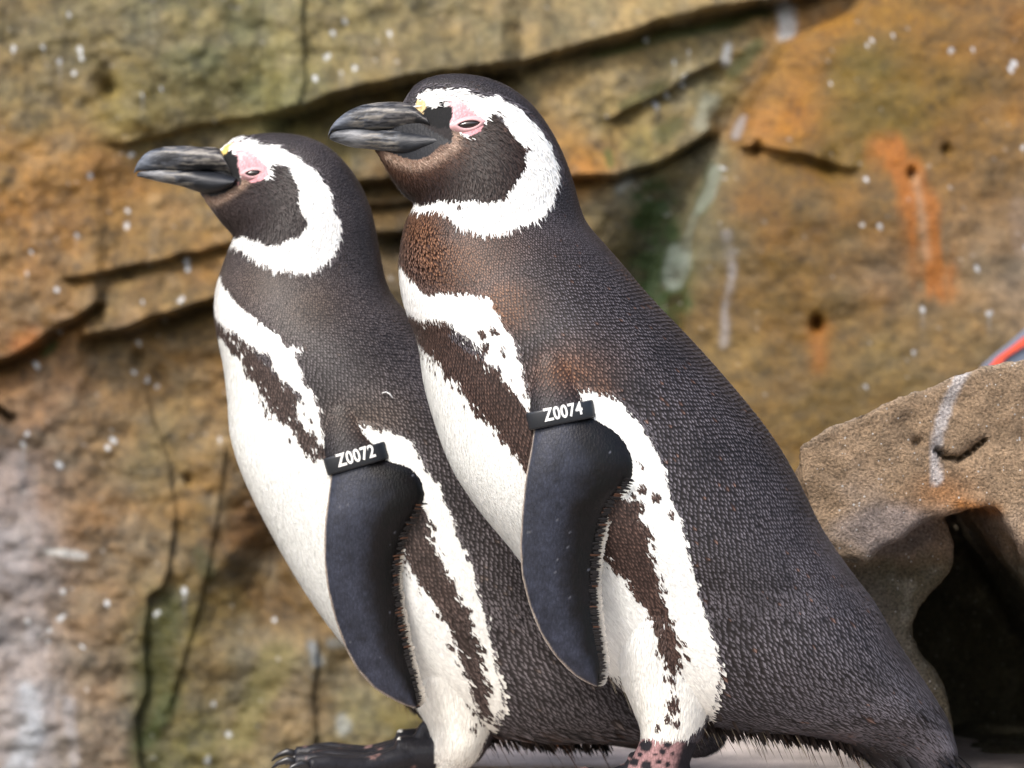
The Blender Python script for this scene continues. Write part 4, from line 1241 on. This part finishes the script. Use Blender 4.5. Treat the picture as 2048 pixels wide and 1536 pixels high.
            if RNG.random() < .0:
                x = PX(q0[0] + 3, q0[1], Yc + sgn * (q[5] + 3) / S); e = PX(q0[0] - 3 + 1, q0[1] + 9, Yc + sgn * (q[5] + 3) / S)
                t_ = e - x; l = np.linalg.norm(t_)
                spike(x, np.array([0, sgn * 1.0, 0]), t_ / l, l * .8, .0009, (222, 206, 188), (236, 222, 206))
    ring = body.n
    hemlen = 800
    for _ in range(hemlen):
        s = RNG.uniform(.74, .95) * (body.n - 1)
        t = math.pi + RNG.normal(0, .30)
        x = body.at(np.array([s]), np.array([t]))[0]
        nx = x - body.C[int(s)]; nx /= np.linalg.norm(nx)
        ta = np.array([.75, RNG.normal(0, .15), -.65 + RNG.normal(0, .15)]); ta -= nx * (ta @ nx) * .6; ta /= np.linalg.norm(ta)
        pale = RNG.random() * (1 if Q is B else .88)
        if pale < .80:
            cb, ce = (60, 48, 42), (40, 34, 32)
        elif pale < .89:
            cb, ce = (104, 66, 38), (140, 98, 60)
        else:
            cb, ce = (222, 208, 180), (236, 226, 200)
        dk = pale < .80
        ln = RNG.uniform(.008, .017) if dk else RNG.uniform(.014, .034)
        spike(x - nx * .003, nx, ta, ln, RNG.uniform(.0035, .0065) if dk else RNG.uniform(.0012, .0026), cb, ce)
    for _ in range(46 if Q is B else 0):        # stiff tail quills
        s = RNG.uniform(.955, .99) * (body.n - 1); t = RNG.uniform(0, 2 * math.pi)
        x = body.at(np.array([s]), np.array([t]))[0]
        nx = x - body.C[int(s)]; nx /= np.linalg.norm(nx)
        ta = body.C[-1] - body.C[-12]; ta = ta / np.linalg.norm(ta) + np.array([.15, RNG.normal(0, .2), RNG.normal(0, .15)]); ta /= np.linalg.norm(ta)
        spike(x, nx, ta, RNG.uniform(.03, .06), .006, (40, 36, 38), (70, 64, 66))
    P_, N_, T_ = np.array(P_), np.array(N_), np.array(T_)
    N_ = N_ - T_ * (N_ * T_).sum(1)[:, None]; N_ /= np.linalg.norm(N_, axis=1)[:, None]
    L_, W_ = np.array(L_), np.array(W_)
    feather_mesh(P_, N_, T_, L_, W_, np.array(B_), np.array(E_), L_ * .05, W_ * .15, 'fringe_plumage', root)

    # ---- fine hair-like feather tips over the pale parts, the face and along the colour borders
    def filaments(lf, n, s0, s1, name, keep):
        s = RNG.uniform(s0, s1, n * 3); t = RNG.uniform(0, 2 * math.pi, n * 3)
        p = lf.at(s, t); u, vv = UV(p, Yc)
        dt = lf.at(s, t + .02) - lf.at(s, t - .02); ds = lf.at(np.minimum(s + .6, lf.n - 1.01), t) - lf.at(np.maximum(s - .6, 0), t)
        area = np.linalg.norm(np.cross(dt, ds), axis=1)
        k = keep(u, vv) & (RNG.random(len(u)) < area / np.percentile(area, 90))
        idx = np.where(k)[0][:n]
        p, dt, ds, u, vv, s = p[idx], dt[idx], ds[idx], u[idx], vv[idx], s[idx]
        m = len(idx)
        nr = np.cross(dt, ds); nr /= np.linalg.norm(nr, axis=1)[:, None] + 1e-12
        out = p - lf.C[np.clip(np.round(s).astype(int), 0, lf.n - 1)]
        nr *= np.sign((nr * out).sum(1))[:, None]
        ta = ds / (np.linalg.norm(ds, axis=1)[:, None] + 1e-12)
        bi = np.cross(nr, ta)
        ta = ta + bi * RNG.normal(0, .15, m)[:, None]; ta /= np.linalg.norm(ta, axis=1)[:, None]
        rnd = RNG.random(m)
        b_, t_, wh = pattern(Q, u, vv, rnd, 2.5)
        L = np.where(wh, RNG.uniform(.003, .0105, m), RNG.uniform(.003, .006, m)); W = np.where(wh, .0011, .0008)
        up = np.where(wh, np.where(vv < Q['body'][6][1] + 90, .0008, .00045), .0012) * RNG.uniform(.6, 1.6, m)
        v = np.empty((m, 5, 3)); 
        p0 = p + nr * .0006
        v[:, 0] = p0 - bi * (W * .5)[:, None]; v[:, 1] = p0 + bi * (W * .5)[:, None]
        mid = p0 + ta * (L * .55)[:, None] + nr * (up * .8)[:, None]
        v[:, 2] = mid - bi * (W * .4)[:, None]; v[:, 3] = mid + bi * (W * .4)[:, None]
        v[:, 4] = p0 + ta * L[:, None] + nr * up[:, None]
        c_ = np.empty((m, 5, 3)); c_[:, 0:2] = (.6 * b_ + .4 * t_)[:, None]; c_[:, 2:4] = (.4 * b_ + .6 * t_)[:, None]; c_[:, 4] = t_
        c_ *= (.88 + .24 * RNG.random(m))[:, None, None]
        f = (np.array([(0, 1, 3, 2), (2, 3, 4, -1)])[None] + (np.arange(m) * 5)[:, None, None])
        f = np.where(np.array([(0, 0, 0, 0), (0, 0, 0, 1)])[None] == 1, -1, f).reshape(-1, 4)
        o = mesh_np(name, v.reshape(-1, 3), f, M_feather, colors=np.clip(c_, 0, .86).reshape(-1, 3))
        o['kind'] = 'stuff'
        adopt(o, root)

    def keep_f(u, v):
        k = keep_body(u, v, None, None, None)
        wb = np.minimum(np.minimum(segdist(u, v, Q['W1'], True), segdist(u, v, Q['W2'], True)), np.minimum(segdist(u, v, Q['D1'], True), segdist(u, v, Q['Wbig'], True)))
        inw = inpoly(u, v, Q['W1']) | inpoly(u, v, Q['W2']) | inpoly(u, v, Q['Wbig']) & ~inpoly(u, v, Q['D1']) | inpoly(u, v, Q['facepoly'])
        return k & (inw | (wb < 7))
    filaments(body, 52000, 4, 270, 'fine_plumage', keep_f)
    for lf in legs:
        filaments(lf, 7000, 14, 57, 'leg_fine_plumage', lambda u, v: (v < (Q['skin_v'] - 2 if Q is B else 1514)) & (u > np.interp(v, la[:, 1], la[:, 0]) - 30))

    # ---- beak
    for key, name, dn in (('beak_top', 'upper_mandible', 0), ('beak_low', 'lower_mandible', 1)):
        bl = Loft(Q[key], Yc, 90, 1.2, .92)
        v, f = bl.surf(64)
        u, w = UV(v, Yc)
        rid = fbm(u / 34 + .3 * fbm(u / 20, w / 12, seed=5), w / 4.0 + .8 * fbm(u / 30, w / 20, seed=6), oct=4, seed=81 + dn)
        st = np.clip((u - u.min()) / (u.max() - u.min()), 0, 1)
        cc = np.tile(lin((102, 106, 114)), (len(v), 1))
        cc = rgb_mix(cc, sstep(.25, .9, st) * (1 - dn) * .7, lin((96, 86, 78)))
        cc = rgb_mix(cc, sstep(.04, .32, rid) * .85 * sstep(.10, .3, st), lin((166, 160, 150)))
        cc = rgb_mix(cc, sstep(.0, .25, -rid) * .95, lin((30, 32, 38)))
        if dn:
            cc = rgb_mix(cc, np.exp(-((st - .20) / .10) ** 2) * .7, lin((170, 172, 176)))
            cc = rgb_mix(cc, sstep(.50, .60, st + .05 * rid), lin((40, 44, 52)))
        else:
            cc = rgb_mix(cc, np.exp(-((st - .10) / .10) ** 2) * .6, lin((140, 150, 166)))
        cent = np.vstack([np.repeat(bl.C, 64, 0), bl.C[:1], bl.C[-1:]])
        dv = v - cent; ln = np.linalg.norm(dv, axis=1)[:, None] + 1e-9
        v = v + dv / ln * (rid * .0003)[:, None] * np.minimum(1, ln / .004)
        o = mesh_np(name, v, f, M_beak, colors=np.clip(cc * KA, .003, .8))
        adopt(o, root)
    # ---- claws
    for v, f in claws:
        adopt(mesh_np('claw', v, f, M_claw), root)

    # ---- eyes: a dark ball behind two folds of pink lid
    ex, ey, rx, ry = Q['eye']
    bl_n = body
    for sgn in (-1, 1):
        # surface depth at the eye
        ss = np.linspace(0, 120, 400); tt_ = np.linspace(.2, math.pi - .2, 200)
        SS, TT = np.meshgrid(ss, tt_)
        pts = body.at(SS.ravel(), -TT.ravel())
        uu, ww = UV(pts, Yc)
        i = np.argmin((uu - ex) ** 2 + (ww - ey) ** 2)
        hw = abs(pts[i, 1] - Yc)
        ysurf = Yc + sgn * hw
        f_ = (D + (Yc - hw)) / D
        c0 = np.array([(ex - 1024) / S * f_, ysurf, ZC - (ey - 768) / S * f_])
        m = 40
        a = np.arange(m) * 2 * math.pi / m
        tilt = math.radians(6 if Q is B else 4)

        def ringpts(kx, ky, out, sharp=1.0):
            ca, sa = np.cos(a), np.sin(a)
            x = kx * np.sign(ca) * np.abs(ca) ** .9
            y = ky * sa * (1 - .35 * ca ** 2)
            y = np.where(sa > 0, y * 0.75, y)           # upper lid straighter
            x, y = x * math.cos(tilt) + y * math.sin(tilt), -x * -math.sin(tilt) + y * math.cos(tilt)
            return np.stack([c0[0] + x / S, np.full(m, ysurf) + sgn * out, c0[2] + y / S], 1)
        # eyeball: shallow dome filling the opening
        rings = [ringpts(rx * q, ry * q, .0012 + .0022 * (1 - q * q) ** .5) for q in (1.06, .8, .5, .2)]
        v = np.vstack(rings + [np.array([[c0[0], ysurf + sgn * .0034, c0[2]]])])
        fs = []
        for r_ in range(3):
            for k in range(m):
                k2 = (k + 1) % m
                fs.append((r_ * m + k, r_ * m + k2, (r_ + 1) * m + k2, (r_ + 1) * m + k))
        for k in range(m):
            fs.append((3 * m + k, 3 * m + (k + 1) % m, 4 * m, -1))
        adopt(mesh_np('eye', v, np.array(fs), M_eye), root)
        prof = [(1.75, 2.5, -.0012), (1.5, 2.1, .0015), (1.28, 1.62, .0028), (1.10, 1.22, .0034), (1.0, 1.0, .0028), (.98, .96, .0008)]
        v = np.vstack([ringpts(rx * px_, ry * py_, o_) for px_, py_, o_ in prof])
        fs = []
        for r_ in range(len(prof) - 1):
            for k in range(m):
                k2 = (k + 1) % m
                fs.append((r_ * m + k, r_ * m + k2, (r_ + 1) * m + k2, (r_ + 1) * m + k))
        adopt(mesh_np('eyelid', v, np.array(fs), M_lid), root)

    # ---- numbered band round the flipper facing us
    bx, by = Q['band_at']
    ang = math.radians(Q['band_ang'])
    yb = float(np.interp(by, midy, fl[:, 5])) + 6; tb = float(np.interp(by, midy, fl[:, 4]))
    Yb = Yc - yb / S
    m = 72
    a = np.arange(m) * 2 * math.pi / m
    hh = Q['band_half']; t_o = tb + 12
    cx_, sx_ = np.sign(np.cos(a)) * np.abs(np.cos(a)) ** .8, np.sign(np.sin(a)) * np.abs(np.sin(a)) ** .8
    axu = np.array([math.cos(ang), math.sin(ang)]); axd = np.array([-math.sin(ang), math.cos(ang)])
    prof = [(0, -.5), (2.2, -.46), (3, -.38), (3, .38), (2.2, .46), (0, .5), (-4, .5), (-4, -.5)]
    rings = []
    for off, tq in prof:
        X = bx + axu[0] * (hh + off) * cx_ + axd[0] * tq * Q['band_h']
        Y = by + axu[1] * (hh + off) * cx_ + axd[1] * tq * Q['band_h']
        rings.append(np.column_stack([PX(X, Y, np.full(m, Yb))[:, 0], Yb - (t_o + off) * sx_ / S, PX(X, Y, np.full(m, Yb))[:, 2]]))
    v = np.vstack(rings)
    fs = []
    for r_ in range(len(prof)):
        for k in range(m):
            k2 = (k + 1) % m; r2 = (r_ + 1) % len(prof)
            fs.append((r_ * m + k, r_ * m + k2, r2 * m + k2, r2 * m + k))
    bandob = adopt(mesh_np('flipper_band', v, np.array(fs), M_band), root)
    bandob['label'] = 'black band printed %s in white' % Q['text']
    fc_ = bpy.data.curves.new('lettering', 'FONT')
    fc_.body = Q['text']
    fc_.size = 1.0
    fc_.align_x = 'CENTER'; fc_.align_y = 'CENTER'
    fc_.offset = 0.028
    fc_.space_character = 1.08
    to = bpy.data.objects.new('lettering_source', fc_)
    col.objects.link(to)
    bpy.context.view_layer.update()
    tm = bpy.data.meshes.new_from_object(to.evaluated_get(bpy.context.evaluated_depsgraph_get()))
    bpy.data.objects.remove(to)
    bmt = bmesh.new(); bmt.from_mesh(tm)
    bmesh.ops.triangulate(bmt, faces=bmt.faces)
    bmesh.ops.subdivide_edges(bmt, edges=bmt.edges, cuts=1)
    bmt.to_mesh(tm); bmt.free()
    tc = get_co(tm)
    tx_, ty_ = tc[:, 0], tc[:, 1]
    tx_ = tx_ / (tx_.max() - tx_.min()) * 79; ty_ = ty_ / (ty_.max() - ty_.min()) * 27
    qx, qy = Q['text_c']
    rel = np.array([qx - bx, qy - by]) @ axu
    X = qx + axu[0] * tx_ - axd[0] * ty_; Y = qy + axu[1] * tx_ - axd[1] * ty_
    cc = np.clip(np.abs((rel + tx_) / (hh + 3)), 0, .999) ** (1 / .8)
    s_ = np.sqrt(1 - cc ** 2) ** .8
    Yt = Yb - ((t_o + 3) * s_) / S - .0005
    pw = PX(X, Y, np.full(len(X), Yb))
    tm.vertices.foreach_set('co', np.column_stack([pw[:, 0], Yt, pw[:, 2]]).astype(np.float32).ravel())
    tm.materials.append(M_print)
    tl = bpy.data.objects.new('lettering', tm)
    col.objects.link(tl)
    tl.parent = bandob
    return root


penguin(B, 'larger, nearer penguin at right with a black band reading Z0074 on its flipper')
penguin(A, 'penguin at left, partly behind the other, with a black flipper band reading Z0072')

# ------------------------------------------------------------------ small things
M_bluegrey, *_ = new_mat('blue_grey_board', 0.5, 0.4, False, tuple(lin((128, 138, 156), .7)))
M_red, *_ = new_mat('red_orange_stripe', 0.5, 0.4, False, tuple(lin((236, 96, 70), .8)))


def board():
    y = 1.02
    root = empty('board', tuple(PX(2060, 745, y)), 'tilted blue-grey board with a red-orange stripe, poking up behind the boulder at the right edge', 'board')
    bpy.context.view_layer.update()

    def slab(name, pts, y0, y1, mat):
        p = np.array(pts, float); n = len(p)
        a = PX(p[:, 0], p[:, 1], np.full(n, y)); b_ = a.copy(); a[:, 1] = y0; b_[:, 1] = y1
        bm = bmesh.new()
        va = [bm.verts.new(x) for x in a]; vb = [bm.verts.new(x) for x in b_]
        bm.faces.new(va); bm.faces.new(vb[::-1])
        for k in range(n):
            bm.faces.new((va[k], vb[k], vb[(k + 1) % n], va[(k + 1) % n]))
        bmesh.ops.recalc_face_normals(bm, faces=bm.faces)
        bmesh.ops.bevel(bm, geom=bm.edges[:], offset=.0012, segments=2, affect='EDGES')
        me = bpy.data.meshes.new(name); bm.to_mesh(me); bm.free()
        me.materials.append(mat)
        o = bpy.data.objects.new(name, me); col.objects.link(o); adopt(o, root)
    slab('panel', [(1965, 735), (1990, 712), (2020, 688), (2052, 660), (2110, 614), (2180, 680), (2120, 860), (1975, 860)], y, y + .03, M_bluegrey)
    slab('stripe', [(1972, 741), (1992, 716), (2024, 693), (2056, 668), (2112, 624), (2118, 640), (2060, 686), (2012, 716), (1985, 752)], y - .005, y + .01, M_red)


board()


def tiny_feather():
    y = -.0
    pts = [(764, 786), (772, 783), (780, 788), (786, 797)]
    # rests on the left bird's shoulder
    body = Loft(A['body'], A['Yc'], 300, 3.0, .97)
    ss = np.linspace(60, 220, 500); tt = np.linspace(.2, math.pi - .2, 300)
    SS, TT = np.meshgrid(ss, tt)
    g = body.at(SS.ravel(), -TT.ravel()); uu, ww = UV(g)
    out = []
    for (x, yv) in pts:
        out.append(g[np.argmin((uu - x) ** 2 + (ww - yv) ** 2)] + [0, -.0035, 0])
    v, f = tube(np.array(out), [.0006, .0011, .0012, .0005], 8, .5)
    o = mesh_np('down_feather', v, f, M_print)
    o['label'] = "tiny curled white feather stuck on the left penguin's shoulder above its band"
    o['category'] = 'feather'


tiny_feather()


def leaf_bit():
    y = .46
    c = PX(1114, 1514, y)
    z = .001
    L = .016
    v = []
    for i, (t, w) in enumerate([(0, .15), (.25, .8), (.55, 1), (.8, .7), (1, .05)]):
        for s in (-1, 0, 1):
            v.append((c[0] - .004 + .010 * t + .0035 * w * s, y - .01 + L * t + .0015 * s, .003 + .006 * math.sin(t * 3) - abs(s) * .001))
    v = np.array(v); f = []
    for i in range(4):
        for s in range(2):
            q = i * 3 + s
            f.append((q, q + 1, q + 4, q + 3))
    f = np.array(f); lo = v - [0, 0, .0008]
    f2 = f[:, ::-1] + len(v)
    m, *_ = new_mat('dry_brown_leaf', .7, .3, False, tuple(lin((176, 106, 52), .7)))
    o = mesh_np('leaf', np.vstack([v, lo]), np.vstack([f, f2]), m)
    o['label'] = 'scrap of dry orange-brown leaf on the pale ledge between the penguins'
    o['category'] = 'leaf'


leaf_bit()
